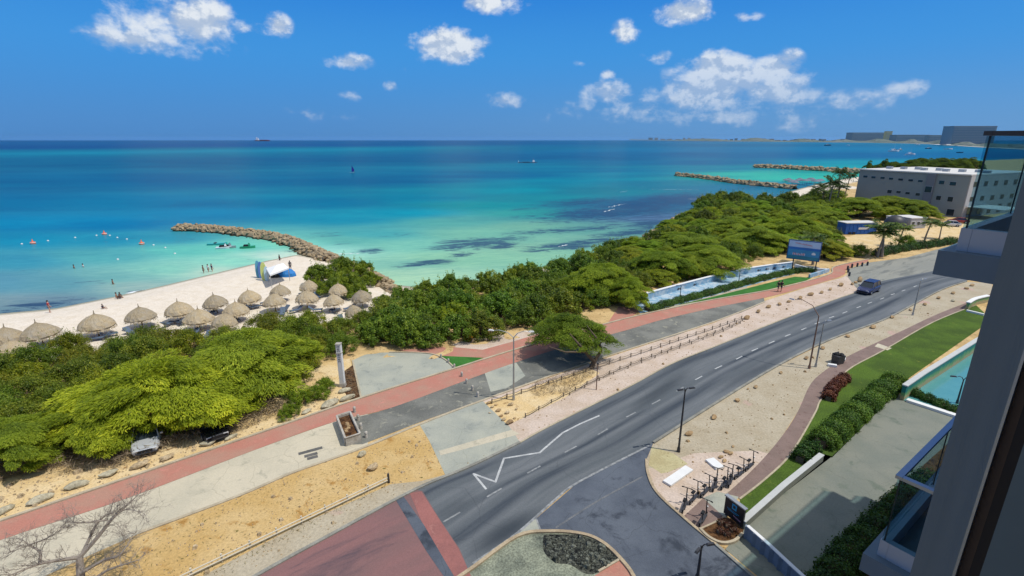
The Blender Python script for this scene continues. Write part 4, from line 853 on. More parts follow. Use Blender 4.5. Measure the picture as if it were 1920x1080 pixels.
# ------------------------------------------------------------ thatched sunshades
thatch = bpy.data.materials.new('thatch'); nt = nodes(thatch); tc = N(nt, 'ShaderNodeTexCoord'); sp_ = N(nt, 'ShaderNodeSeparateXYZ'); L(nt, tc.outputs['Object'], sp_.inputs[0])
at_ = N(nt, 'ShaderNodeMath', operation='ARCTAN2'); L(nt, sp_.outputs[1], at_.inputs[0]); L(nt, sp_.outputs[0], at_.inputs[1])
cb = N(nt, 'ShaderNodeCombineXYZ'); L(nt, at_.outputs[0], cb.inputs[0]); L(nt, sp_.outputs[2], cb.inputs[2])
vm = N(nt, 'ShaderNodeVectorMath', operation='MULTIPLY'); L(nt, cb.outputs[0], vm.inputs[0]); vm.inputs[1].default_value = (14, 1, 2.2)
n1 = noise(nt, vm.outputs[0], 1.6, 6, .7); n2 = noise(nt, tc.outputs['Object'], 1.4, 4, .6)
col = mixc(nt, ramp(nt, n1, .3, .7), C(158, 138, 108, .9), C(214, 200, 168, .9)); col = mixc(nt, ramp(nt, n2, .4, .7), col, C(188, 178, 158, .9)); oi_ = N(nt, 'ShaderNodeObjectInfo'); col = mixc(nt, 1., col, mixc(nt, oi_.outputs['Random'], (.78, .78, .8, 1), (1.15, 1.1, 1.02, 1)), 'MULTIPLY')
finish(nt, col, .95, n1, 1., .12, spec=.1)
wood = plain('palapa_wood', (.2, .15, .1, 1), .9, var=.3)
def make_palapa(seed):
    r = random.Random(seed); root = empty('thatched_sunshade', (0, 0, 0))
    mb = MB(); mb.cyl((0, 0, -.4), (0, 0, 3.0), .09, .07, 8); mb.build('post', wood, root)
    rf = MB(); n = 40; prof = [(.04, 3.4), (.12, 3.2), (.4, 3.04), (.85, 2.78), (1.25, 2.44), (1.6, 2.04), (1.82, 1.62), (1.78, 1.42), (1.66, 1.5), (1.1, 2.0), (.1, 2.7)]
    vs = []
    for j, (rd, z) in enumerate(prof):
        for i in range(n):
            q = 2*math.pi*i/n; k = r.uniform(-1, 1); e = (.06 if j in (6, 7) else .025); vs.append((math.cos(q)*(rd*(1+k*e)), math.sin(q)*(rd*(1+k*e)), z+k*e*(1.6 if j in (6, 7) else .8)))
    rf.add(vs, [(j*n+i, j*n+(i+1) % n, (j+1)*n+(i+1) % n, (j+1)*n+i) for j in range(len(prof)-1) for i in range(n)])
    for i in range(150):   # hanging fringe
        q = r.uniform(0, 6.283); a = Vector((math.cos(q)*1.82, math.sin(q)*1.82, 1.42)); d = Vector((math.cos(q)*.1, math.sin(q)*.1, -r.uniform(.12, .34))); t = Vector((-math.sin(q), math.cos(q), 0))*.06
        rf.add([a-t, a+t, a+d+t*.3, a+d-t*.3], [(0, 1, 2, 3)])
    rf.cyl((0, 0, 3.3), (.03, 0, 3.75), .06, .03, 6)
    rf.build('thatch_roof', thatch, root)
    br_ = MB()
    for i in range(6):
        q = i*math.pi/3; br_.cyl((0, 0, 1.9), (math.cos(q)*1.2, math.sin(q)*1.2, 2.35), .03, .025, 5)
    br_.build('braces', wood, root); return root
protos['palapa'] = [make_palapa(1), make_palapa(2), make_palapa(3)]
seaw = [(6, 624, 66), (74, 616, 67), (178, 599, 61), (261, 584, 56), (334, 573, 51), (403, 559, 47), (467, 549, 45), (523, 539, 42), (577, 529, 37), (632, 536, 39)]
inl = [(22, 648, 60), (370, 588, 57), (417, 594, 50), (440, 573, 47), (513, 556, 45), (573, 551, 43), (625, 556, 39), (678, 548, 41), (664, 574, 38)]
for row, nm in ((seaw, 'seaward row'), (inl, 'inland row')):
    for i, (u, v, w) in enumerate(row):
        p = GT(u, v, 2.05); s = w/F*depth(p)/3.95*random.uniform(.94, 1.04); s2 = (.5+.5*s)*.86
        o = put('palapa', (p.x, p.y, p.z), (s, s, s2), 'straw thatched beach sunshade, %s from the left in the %s' % (ORD[i], nm), 'beach sunshade', 'thatched sunshades on the beach')
        o.rotation_euler[0] = random.uniform(-.09, .09); o.rotation_euler[1] = random.uniform(-.09, .09)
lng = plain('lounger_fabric', (.10, .14, .2, 1), .8, var=.3)
def make_lounger():
    r_ = empty('sun_lounger', (0, 0, 0)); MB().box((.1, 0, .36), (1.25, .6, .07)).build('seat', lng, r_); M_ = Matrix.Translation((-.75, 0, .6)) @ Matrix.Rotation(-.9, 4, 'Y'); MB().box(None, (.07, .6, .75), mat=M_ @ Matrix.Rotation(1.57, 4, 'Y') @ Matrix.Rotation(-1.57, 4, 'Y')).build('backrest', lng, r_)
    for x_ in (-.45, .6):
        for y_ in (-.25, .25): MB().box((x_, y_, .17), (.05, .05, .34)).build('leg', wood, r_)
    return r_
protos['lounger'] = [make_lounger()]
for i, (u, v, w) in enumerate(seaw+inl):
    for k in range(random.choice((1, 2, 2))):
        p = GT(u, v, 2.25); p = p+Vector((random.uniform(-1.7, 1.7), random.uniform(-1.9, .6), .02)); put('lounger', p, 1., 'dark beach lounger lying under the thatched sunshades', 'lounger', 'loungers under the sunshades', rz=random.uniform(0, 6))
umb_m = plain('umbrella_grey', (.16, .18, .22, 1), .8)
def make_umb():
    root = empty('beach_umbrella', (0, 0, 0)); MB().cyl((0, 0, 0), (0, 0, 2.4), .05, .05, 6).build('pole', wood, root); MB().lathe([(.02, 2.9), (.8, 2.6), (1.6, 2.1), (1.55, 2.05), (.02, 2.7)], 10).build('canopy', umb_m, root); return root
protos['umb'] = [make_umb()]
for i in range(16):
    u = 1474+i*4.3+random.uniform(-1.5, 1.5); v = 343+random.uniform(-3.5, 4)+(3 if i > 12 else 0); p = GT(u, v, 1.5)
    put('umb', p, 1.25, 'dark beach umbrella in the crowded row on the far sand spit', 'beach umbrella', 'umbrellas on the far sand spit')
# ------------------------------------------------------------ built things
def Z_at(u, v, p):
    """height seen at pixel (u,v) above the ground point p"""
    x_, f_, d_ = ray(u, v); return H+p[1]*d_/f_
def vplane(u, v, A, B):
    """where the ray through (u,v) meets the vertical plane A-B: (distance along, height)"""
    x_, f_, d_ = ray(u, v); e = Vector((B[0]-A[0], B[1]-A[1])); l_ = e.length; e = e/l_; n = Vector((-e.y, e.x))
    t = (n.x*A[0]+n.y*A[1])/(n.x*x_+n.y*f_); q = Vector((x_*t, f_*t)); return (q-Vector((A[0], A[1]))).dot(e), H+d_*t
grey_w = plain('render_grey', (.27, .285, .26, 1), .9, var=.12, scale=.4); pale_w = plain('render_pale', (.42, .41, .39, 1), .9, var=.12, scale=.4); roof_w = plain('roof_pale', (.62, .60, .56, 1), .9, var=.2, scale=.2)
glassd = plain('window_dark', (.025, .035, .045, 1), .15, var=.2, spec=.6); metal = plain('galvanised', (.42, .43, .43, 1), .45, .6, .2); metald = plain('painted_dark', (.05, .05, .055, 1), .5, .2, .2)
whitew = plain('white_wall', (.74, .74, .72, 1), .8, var=.15, scale=1.5); alu = plain('aluminium_blue', (.25, .32, .42, 1), .35, .6, .15); blk = plain('black_rubber', (.012, .012, .013, 1), .7); blu = plain('blue_paint', (.012, .09, .33, 1), .5, var=.25, scale=1)
# grey three storey building
Bc = G(1800, 408); hB = Z_at(1807, 327, Bc); x_, f_, d_ = ray(1613, 316.5); tt = (hB-H)/d_; Ac = Vector((x_*tt, f_*tt, 0))
bd = empty('grey_building', ((Ac+Bc)/2)[:], 'long grey three storey flat roofed building behind the feathery trees', 'building'); bo = bd.location.copy()
e = (Bc-Ac).normalized(); inn = Vector((-e.y, e.x, 0)); inn = inn if inn.y > 0 else -inn; Lb = (Bc-Ac).length; Db = 34
def bw(s, n, z): return Ac+e*s+inn*n+Vector((0, 0, z))-bo
def bbox(s0, s1, n0, n1, z0, z1, mb=None):
    mb = mb or MB(); q = [bw(s0, n0, 0), bw(s1, n0, 0), bw(s1, n1, 0), bw(s0, n1, 0)]; return mb.prism(ccw([(a.x, a.y) for a in q]), z0, z1)
bbox(0, Lb, 0, Db, 0, hB-.35).build('wall', grey_w, bd)
bbox(-.3, Lb+.3, -.3, Db+.3, hB-.35, hB).build('roof', roof_w, bd)
bbox(Lb+.003, Lb+.25, 0.2, Db-.2, 0, hB-.4).build('end_wall', pale_w, bd)
s1, _ = vplane(1735, 350, Ac, Bc); s2, _ = vplane(1752, 350, Ac, Bc); s3, _ = vplane(1805, 350, Ac, Bc)
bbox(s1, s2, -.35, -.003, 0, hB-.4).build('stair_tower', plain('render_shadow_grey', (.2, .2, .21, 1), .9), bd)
for (u, v, w, h) in [(1623, 331, 8, 4), (1638, 332.5, 8, 4), (1655, 333.5, 8, 4), (1671, 335, 8, 4), (1689, 336.5, 9, 4), (1708, 338, 9, 4), (1726, 339.5, 9, 4), (1766, 342, 10, 7), (1787, 344.5, 12, 7), (1668, 359, 8, 6), (1685, 360, 8, 4), (1702, 362, 8, 4), (1721, 364.5, 8, 5), (1760, 371, 9, 8), (1782, 373.5, 10, 9), (1782, 398, 14, 12)]:
    s, z = vplane(u, v, Ac, Bc); sw = abs(vplane(u+w/2, v, Ac, Bc)[0]-vplane(u-w/2, v, Ac, Bc)[0]); zh = abs(vplane(u, v-h/2, Ac, Bc)[1]-vplane(u, v+h/2, Ac, Bc)[1])
    f = bbox(s-sw/2-.1, s+sw/2+.1, -.08, -.002, z-zh/2-.1, z+zh/2+.1).build('window', pale_w, bd); bbox(s-sw/2, s+sw/2, -.12, -.082, z-zh/2, z+zh/2).build('pane', glassd, f)
s, z = vplane(1742, 355, Ac, Bc); f = bbox(s-1, s+1, -.42, -.352, z-1, z+1).build('window', pale_w, bd); bbox(s-.9, s+.9, -.46, -.423, z-.9, z+.9).build('pane', glassd, f)
for v_, h_ in ((346, 1.3), (374, 1.2), (396, 2.4)):
    for k in range(5):
        n0 = 2.2+k*5.6; zc = Z_at(1807, v_, Bc); f = bbox(Lb+.252, Lb+.31, n0-.1, n0+1.9, zc-h_/2-.1, zc+h_/2+.1).build('window', grey_w, bd); bbox(Lb+.312, Lb+.34, n0, n0+1.8, zc-h_/2, zc+h_/2).build('pane', glassd, f)
for k in range(9): bbox(3+k*3.3, 4.6+k*3.3, 9+(k*7 % 5), 10.2+(k*7 % 5), hB+.002, hB+.8).build('roof_unit', metal, bd)
bbox(Lb+.4, Lb+9, 1, 12, 3., 3.25).build('entrance_canopy', roof_w, bd)
# blue trailer, low garden buildings
def box_thing(name, u0, v0, u1, v1, depth_, h, label, cat, m_, roofm, left_px=True, windows=0):
    A = G(u0, v0); B = G(u1, v1); e_ = (B-A).normalized(); n_ = Vector((-e_.y, e_.x, 0)); n_ = n_ if n_.y > 0 else -n_; c = (A+B)/2
    root = empty(name, c, label, cat); l_ = (B-A).length
    def q(s0, s1, n0, n1, z0, z1): return MB().prism(ccw([((A+e_*s+n_*n-c).x, (A+e_*s+n_*n-c).y) for s, n in ((s0, n0), (s1, n0), (s1, n1), (s0, n1))]), z0, z1)
    q(0, l_, 0, depth_, .1, h).build('wall', m_, root); q(-.12, l_+.12, -.12, depth_+.12, h+.002, h+.16).build('roof', roofm, root)
    for k in range(windows):
        s = l_*(k+.5)/windows; f = q(s-.5, s+.5, -.05, -.002, .9, 1.9).build('window', whitew, root); q(s-.42, s+.42, -.07, -.053, 1, 1.8).build('pane', glassd, f)
    return root, q, l_
r_, q, l_ = box_thing('blue_trailer', 1584, 440, 1642, 439, 3, 2.7, 'long blue box trailer with a pale roof parked among the scrub', 'trailer', blu, roof_w)
for s in (1.2, 2.2, l_-1.2): q(s-.35, s+.35, -.12, -.004, 0, .6).build('wheel', blk, r_)
for s in range(1, int(l_)): q(s-.04, s+.04, -.06, -.003, .2, 2.6).build('side_rib', plain('blue_rib', (.02, .12, .4, 1), .5), r_)
q(l_*.4, l_*.75, -.066, -.062, 1.2, 1.7).build('pale_swoosh', roof_w, r_)
box_thing('grey_shed', 1705, 429, 1734, 428, 5, 2.6, 'low pale grey shed with a flat roof at the back of the sand lot', 'shed', pale_w, roof_w, windows=3)
box_thing('white_shed', 1687, 426, 1702, 425, 4, 2.3, 'small white shed between the dark canopy and the grey shed', 'shed', whitew, roof_w, windows=1)
t = empty('dark_canopy', G(1676, 428), 'dark round fabric canopy beside the blue trailer', 'canopy'); MB().lathe([(2.5, .9), (2.4, 1.7), (1.9, 2.6), (1.1, 3.2), (.05, 3.4)], 12).build('fabric_cover', metald, t, True)
for k in range(4): q_ = k*math.pi/2+.4; MB().cyl((2.3*math.cos(q_), 2.3*math.sin(q_), 0), (2.3*math.cos(q_), 2.3*math.sin(q_), 1.6), .06, .06, 6).build('pole', metal, t)
# blue mural basin on the far side
mural = bpy.data.materials.new('mural_blue'); nt = nodes(mural); Pn = wpos(nt); sp_ = N(nt, 'ShaderNodeSeparateXYZ'); L(nt, Pn, sp_.inputs[0])
n1 = noise(nt, Pn, .9, 4, .6, .6); col = mixc(nt, ramp(nt, n1, .42, .6), C(150, 190, 214), C(206, 220, 228)); col = mixc(nt, ramp(nt, noise(nt, Pn, 2.6, 3, .6, 1.), .6, .68), col, C(96, 150, 196)); finish(nt, col, .7, None, spec=.2)
wl = [G(u, v, .95) for u, v in [(1188, 556), (1247, 540), (1320, 521), (1385, 505), (1440, 497), (1487, 491)]]; wl = [Vector((p.x, p.y, 0)) for p in wl]
t = empty('basin_wall', (0, 0, 0), 'long pale blue painted wall of the empty roadside basin, with fish painted on it', 'wall'); rib_pts(wl, .3, 0, .9).build('wall', mural, t); rib_pts(wl, .42, .902, 1.0).build('coping', whitew, t)
hed = W2([(1200, 588), (1275, 571), (1340, 554), (1400, 537), (1460, 521), (1490, 514)])
sheet('basin_floor', wl+hed[::-1], .03, mural)
for i, (u, v) in enumerate([(1435, 511), (1450, 507.5), (1467, 505), (1420, 514), (1300, 540), (1270, 551), (1352, 530)]):
    k = min(range(len(wl)-1), key=lambda j: abs(px(wl[j])[0]+px(wl[j+1])[0]-2*u)); A, B = wl[k], wl[k+1]; s, z = vplane(u, v, A, B); e_ = (B-A).normalized(); n_ = Vector((e_.y, -e_.x, 0)); c = A+e_*s+n_*.158; z = min(max(z, .3), .7)
    P_ = [c+e_*a+Vector((0, 0, z+b_)) for a, b_ in ((-.4, 0), (-.1, .2), (.25, .03), (.45, .2), (.45, -.2), (.25, -.03), (-.1, -.2))]; MB().add(P_+[p+n_*.01 for p in P_], [tuple(range(7)), tuple(range(7, 14))[::-1]]+[(i_, (i_+1) % 7, 7+(i_+1) % 7, 7+i_) for i_ in range(7)]).build('painted_fish', metald, t)
t = empty('ramp_wall', (0, 0, 0), 'low white walls round the dark ramp at the right end of the blue basin', 'wall'); rib_pts(W2([(1490, 501), (1520, 509), (1550, 510)], 0), .3, 0, .6).build('wall', whitew, t); rib_pts(W2([(1553, 510), (1517, 521)], 0), .3, 0, .62).build('side_wall', mural, t)
sheet('dark_ramp', W2([(1492, 497), (1530, 500), (1549, 507), (1527, 513), (1492, 508)]), .036, asph2)
# lawn beside the red path
sheet('path_lawn', W2([(1262, 574), (1340, 556), (1400, 541), (1455, 527), (1490, 519), (1522, 521), (1512, 526), (1440, 543), (1385, 553), (1340, 560)]), .028, lawn2)
sheet('pale_edging', W2([(1205, 590), (1275, 571), (1340, 552), (1400, 536), (1402, 541), (1340, 558), (1275, 574)]), .024, kerbm)
# swimming pool and wave mural wall
wave = bpy.data.materials.new('mural_wave'); nt = nodes(wave); Pn = wpos(nt); sp_ = N(nt, 'ShaderNodeSeparateXYZ'); L(nt, Pn, sp_.inputs[0])
PS_ = wpos(nt, .9, .9, .5); n1 = noise(nt, PS_, 1.6, 5, .7, 1.2); a_ = N(nt, 'ShaderNodeMath', operation='MULTIPLY_ADD'); L(nt, n1, a_.inputs[0]); a_.inputs[1].default_value = 1.3; L(nt, sp_.outputs[2], a_.inputs[2])
col = mixc(nt, ramp(nt, a_.outputs[0], .95, 1.25), C(190, 176, 130), C(120, 172, 110)); col = mixc(nt, ramp(nt, a_.outputs[0], 1.3, 1.6), col, C(40, 132, 122)); finish(nt, col, .6, None, spec=.3)
copm = plain('coping_grey', (.5, .51, .49, 1), .8, var=.2, scale=2)
pw = [G(1690, 750), G(1725, 725), G(1822, 662), G(1925, 597)]; pw = [Vector((p.x, p.y, 0)) for p in pw]
t = empty('pool_wall', (0, 0, 0), 'curving pool wall with a green wave mural and a white coping', 'wall'); rib_pts(pw, .3, 0, 1.35).build('wall', wave, t); rib_pts(pw, .42, 1.352, 1.46).build('coping', copm, t)
poolm = bpy.data.materials.new('pool_water'); nt = nodes(poolm); Pn = wpos(nt); n1 = noise(nt, Pn, .8, 4, .6); finish(nt, mixc(nt, n1, C(90, 158, 162), C(110, 176, 176)), .12, noise(nt, Pn, 3, 3), .1, .05, spec=.4)
sheet('pool_water', pw+W2([(1960, 640), (1960, 860), (1800, 780)]), .05, poolm)
rib_pts(W2([(1700, 752), (1795, 783), (1850, 805)]), .5, 0, .22).build('pool_edge', whitew)['kind'] = 'structure'
t = empty('fountain_wall', (0, 0, 0), 'small white curved wall with a green mural at the far end of the lawn', 'wall'); rib_pts(smooth(W2([(1812, 580), (1826, 572), (1850, 566)]), 4), .3, 0, .9).build('wall', wave, t); rib_pts(smooth(W2([(1812, 580), (1826, 572), (1850, 566)]), 4), .5, .902, 1.02).build('coping', whitew, t); rib_pts(W2([(1812, 584), (1845, 592)]), .3, 0, .25).build('step', whitew, t)
# white garden wall, blue parapet
a = [Vector((p.x, p.y, 0)) for p in (G(1393, 976, .55), G(1470, 908, .55), G(1541, 851, .55))]
t = empty('garden_wall', a[0], 'long low white wall between the lawn and the driveway', 'wall'); a2 = [p-a[0] for p in a]; rib_pts(a2, .3, 0, .5).build('wall', conc3, t); rib_pts(a2, .36, .502, .56).build('coping', copm, t)
a = W2([(1398, 1009), (1440, 1047), (1478, 1084), (1600, 1200)]); t = empty('parapet_wall', a[0], 'blue grey parapet wall with a white top edge at the driveway entrance', 'wall'); a2 = [p-a[0] for p in a]
bg = plain('blue_grey_panel', (.16, .2, .26, 1), .6, var=.3, scale=4); rib_pts(a2, .12, 0, .85).build('panel', bg, t); rib_pts(a2, .2, .852, .9).build('top_edge', whitew, t)
for i in range(6): p = a2[0].lerp(a2[2], i/5); MB().box((p.x, p.y, .42), (.22, .22, .84), rz=.9).build('post', bg, t)
# planter
pc = [G(631, 779, .75), G(656, 771, .75), G(675, 812, .75), G(647, 821, .75)]; pc = [Vector((p.x, p.y, 0)) for p in pc]; c = sum(pc, Vector())/4
t = empty('planter', c, 'white rectangular masonry planter standing on the concrete walk', 'planter'); pp = [p-c for p in pc]; wq = ground_mat('planter_white', C(214, 208, 196), C(188, 180, 166), 1.2, 9, .2)
MB_ = MB()
for i in range(4): 
    A, B = pp[i], pp[(i+1) % 4]; d = (B-A).normalized(); rib_pts([A-d*.0+(-A).normalized()*.06, B+(-B).normalized()*.06], .14, 0, .72-.001*i, MB_)
MB_.build('walls', wq, t); MB().prism(ccw([(p.x*.93, p.y*.93) for p in pp]), .1, .52).build('soil', soil, t)
MC = MB()
for i in range(4): A, B = pp[i], pp[(i+1) % 4]; rib_pts([A, B], .13, .722+.002*i, .76+.002*i, MC)
MC.build('rim', wq, t)
for i in range(6): rk = bpy.data.objects.new('rubble', random.choice(RM['b'])); COL.objects.link(rk); rk.parent = t; w_ = pp[3].lerp(pp[1], .2+.1*i); rk.location = (w_.x*.6+random.uniform(-.1, .1), w_.y*.6, .5); rk.scale = (.35, .28, .25)
# bollards
def bollard(u, v, r0, h, m_, label, group):
    t = empty('bollard', G(u, v), label, 'bollard', group); MB().lathe([(r0*1.1, -.02), (r0, .04), (r0*.95, h*.9), (r0*.7, h), (.01, h+.01)], 10).build('post', m_, t, True); MB().lathe([(r0*.99, h*.62), (r0*1.06, h*.64), (r0*1.06, h*.72), (r0*.99, h*.74)], 10).build('band', metal if m_ is wq else metald, t)
for i, (u, v) in enumerate([(665, 773), (672, 788), (677, 804), (687, 820)]): bollard(u, v, .125, .52, wq, 'white bollard at the right of the planter, %s from the top' % ORD[i], 'white bollards by the planter')
for i, (u, v) in enumerate([(866, 706), (875, 719), (886, 732), (896, 744)]): bollard(u, v, .115, .5, wq, 'white bollard across the walk near the twin lamp, %s from the top' % ORD[i], 'white bollards near the twin lamp')
for i, (u, v) in enumerate([(827, 671), (841, 680), (852, 690)]): bollard(u, v, .105, .45, wq, 'white bollard on the edge of the lawn triangle, %s from the left' % ORD[i], 'white bollards by the lawn triangle')
for i, (u, v) in enumerate([(1589, 506), (1590, 511), (1592, 518), (1597, 502), (1607, 500.5), (1616, 499.5), (1626, 498)]): bollard(u, v, .16, .75, metald, 'black bollard at the corner of the stone plaza, %s of the row' % ORD[i], 'black bollards round the plaza')
# pipe rail in the foreground
A, B = G(300, 1112), G(729, 905); t = empty('pipe_rail', A, 'low white pipe rail with short posts along the orange sand plot', 'railing'); B = B-A; d = B.normalized(); sd = Vector((-d.y, d.x, 0))
mb = MB()
for zz_, o_ in ((.42, 0), (.22, .0)): mb.cyl(Vector((0, 0, zz_)), B+Vector((0, 0, zz_)), .04, .04, 8)
railm = plain('rail_cream', (.62, .56, .44, 1), .7, var=.3, scale=2); mb.build('rails', railm, t); n = 9
for i in range(n+1): p = B*(i/n); MB().cyl(p+sd*.07+Vector((0, 0, -.1)), p+sd*.07+Vector((0, 0, .55)), .05, .05, 8).build('post', railm, t)
MB().cyl(B+Vector((0, 0, -.1)), B+Vector((0, 0, .7)), .09, .07, 8).build('end_post', metald, t)
# rope fences
fwood = plain('fence_wood', (.17, .135, .1, 1), .9, var=.3)
def rope_fence(pts_, n, h, label, ropes=2, sag=.12):
    P_ = smooth(W2(pts_), 6); tot = [0]
    for i in range(len(P_)-1): tot.append(tot[-1]+(P_[i+1]-P_[i]).length)
    def at_(t):
        i = max(j for j in range(len(P_)-1) if tot[j] <= t+1e-6); return P_[i].lerp(P_[i+1], (t-tot[i])/(tot[i+1]-tot[i]))
    root = empty('rope_fence', P_[0], label, 'fence'); Q = [at_(tot[-1]*i/n)-P_[0] for i in range(n+1)]; rp = MB()
    for i, q_ in enumerate(Q):
        MB().cyl(q_+Vector((0, 0, -.1)), q_+Vector((random.uniform(-.03, .03), random.uniform(-.03, .03), h)), .055, .05, 7).build('post', fwood, root)
        if i < n:
            for k in range(ropes):
                z = h*(.85-.4*k)
                pr = [q_.lerp(Q[i+1], t_)+Vector((0, 0, z-sag*4*t_*(1-t_))) for t_ in (0, .25, .5, .75, 1)]; rp.tube(pr, [.022]*5, 5)
    rp.build('ropes', fwood, root)
rope_fence([(922, 757), (982, 737), (1050, 714), (1122, 690), (1210, 661), (1280, 637), (1340, 617), (1390, 599)], 24, .5, 'dark post and rope fence on the side of the old asphalt walk')
rope_fence([(985, 783), (1067, 738), (1125, 710), (1180, 686), (1260, 655), (1340, 625), (1392, 602)], 22, .4, 'dark post and rope fence on the road side of the pink sand')
rope_fence([(1068, 741), (1125, 713), (1180, 690), (1260, 659), (1340, 629), (1388, 607)], 14, .3, 'lowest rope line, just outside the road side fence', 1)
# lamps and poles
def lamp(u, v, utop, vtop, label, arms, m_=metal, rb=.07, heads_m=None, al=1.2, rise=.25):
    p = G(u, v); h = Z_at(utop, vtop, p); t = empty('street_lamp', p, label, 'street lamp')
    MB().cyl((0, 0, 0), (0, 0, .35), rb*1.9, rb*1.6, 10).build('base', m_, t); MB().tube([(0, 0, .3), (0, 0, h*.6), (0, 0, h)], [rb*1.2, rb, rb*.7], 8).build('pole', m_, t)
    for (ax, ay, l_) in arms:
        d = Vector((ax, ay, 0)).normalized(); P_ = [Vector((0, 0, h-.05)), d*l_*.3+Vector((0, 0, h+rise*.8)), d*l_*.75+Vector((0, 0, h+rise*1.15)), d*l_+Vector((0, 0, h+rise))]
        MB().tube(P_, [rb*.6, rb*.5, rb*.45, rb*.4], 6).build('arm', m_, t)
        c = P_[-1]+d*.3; M_ = Matrix.Translation(c) @ Matrix.Rotation(math.atan2(d.y, d.x), 4, 'Z'); MB().box(None, (.5, .17, .09), mat=M_, top=.7).build('lamp_head', heads_m or metal, t)
    return t
lamp(963, 750, 961, 632, 'grey twin arm lamp post on the boulder bed left of the lone tree', [(-1, .25, 1.7), (1, .1, 1.2)], rise=.45, heads_m=whitew)
lamp(1272, 847, 1284, 735, 'lamp post with two short heads on the near verge above the white slabs', [(1, .3, .25), (-1, -.3, .1)], metald, heads_m=metald)
lamp(1517, 691, 1525, 592, 'tall rusty lamp post with a long arm reaching over the road', [(-.75, .8, 2.3)], plain('rusty_steel', (.22, .13, .09, 1), .8), al=2, rise=1.1)
lamp(1529, 688, 1545, 606, 'leaning grey lamp post right beside the tall rusty one', [(1, .2, .3)], metal)
lamp(1711, 591, 1727, 527, 'lamp post on the near verge farthest up the road', [(1, .3, .4)], metal)
lamp(1307, 1088, 1317, 1030, 'black lamp post at the bottom edge beside the side road', [(1, .2, .2), (-.6, -.6, .12)], metald, heads_m=metald)
lamp(1275, 558, 1275, 538, 'small black lamp at the near part of the blue basin', [(1, 0, .2), (-1, 0, .2)], metald, .05)
lamp(1385, 529, 1386, 510, 'small black lamp at the middle of the blue basin', [(1, 0, .2), (-1, 0, .2)], metald, .05)
lamp(1794, 757, 1803, 712, 'black lamp post in front of the swimming pool', [(1, -.2, .4), (-1, .2, .5)], metald, .06, metald)
t = empty('rusty_post', G(1118, 731), 'thin rusty post standing at the road side of the lone tree', 'post'); MB().cyl((0, 0, 0), (0, 0, 2.6), .05, .04, 8).build('pole', bpy.data.materials['rusty_steel'], t); MB().box((0, 0, 2.65), (.16, .16, .1)).build('cap', metald, t)
# white pylon sign
p = G(643, 724); h = Z_at(637, 645, p); t = empty('pylon_sign', p, 'tall white square pylon with dark upright lettering near its top', 'sign')
MB().box((0, 0, h/2), (.42, .42, h)).build('column', white, t); MB().box((0, 0, .2), (.55, .55, .4), top=.85).build('base', wq, t); MB().box((0, 0, h+.03), (.5, .5, .08)).build('cap', wq, t); MB().box((0, 0, h*.805), (.5, .5, .06)).build('collar', wq, t)
lt = MB()
for k, z in enumerate((.96, .91, .865, .77, .72, .67, .62)):
    zc = h*z
    for (a_, b_, w_, h_) in (((0, 0, .2, .03), (-.08, -.05, .035, .12), (.08, -.05, .035, .12)) if k % 2 == 0 else ((0, 0, .2, .03), (0, -.08, .2, .03), (-.085, -.04, .03, .1))): lt.box((a_, -.213, zc+b_), (w_, .012, h_))
lt.build('lettering', metald, t)
# black sign board at the planting bed
A, B = G(1356, 964), G(1391, 992); h = Z_at(1359, 931, A)+.05; t = empty('sign_board', (A+B)/2, 'large black standing sign board with a bright blue emblem', 'sign'); c = t.location.copy(); e_ = (B-A).normalized(); n_ = Vector((e_.y, -e_.x, 0)); n_ = n_ if n_.dot(-c) > 0 else -n_; Ls = (B-A).length
def sb(s0, s1, z0, z1, n0, n1):
    q_ = [(A+e_*s+n_*k-c) for s, k in ((s0, n0), (s1, n0), (s1, n1), (s0, n1))]; return MB().prism(ccw([(a.x, a.y) for a in q_]), z0, z1)
sb(0, Ls, .12, h, -.12, .0).build('board', plain('sign_black', (.018, .02, .024, 1), .35, var=.3), t); sb(-.05, Ls+.05, h+.002, h+.08, -.2, .05).build('top_rail', metal, t); sb(.1, .25, 0, .118, -.1, -.02).build('foot', metald, t); sb(Ls-.25, Ls-.1, 0, .118, -.1, -.02).build('foot', metald, t)
cy = plain('sign_cyan', (.02, .3, .5, 1), .4); pk = plain('sign_pink', (.5, .3, .4, 1), .5)
sb(Ls*.38, Ls*.62, h*.62, h*.9, .003, .012).build('emblem', cy, t); sb(Ls*.44, Ls*.56, h*.7, h*.83, .013, .02).build('emblem_centre', bpy.data.materials['sign_black'], t)
mb = MB()
for k, (a_, b_) in enumerate(((.15, .8), (.2, .7))): 
    for j in range(9): s_ = Ls*(a_+(b_-a_)*j/9); mm = sb(s_, s_+Ls*.045, h*(.5-.06*k), h*(.53-.06*k), .003, .01); mb.add(mm.v, mm.f)
mb.build('lettering', cy, t); mb = MB()
for j in range(8): s_ = Ls*(.5+.05*j); mm = sb(s_, s_+Ls*.03, h*.3-j*.01, h*.36-j*.01, .003, .01); mb.add(mm.v, mm.f)
mb.build('small_lettering', pk, t)
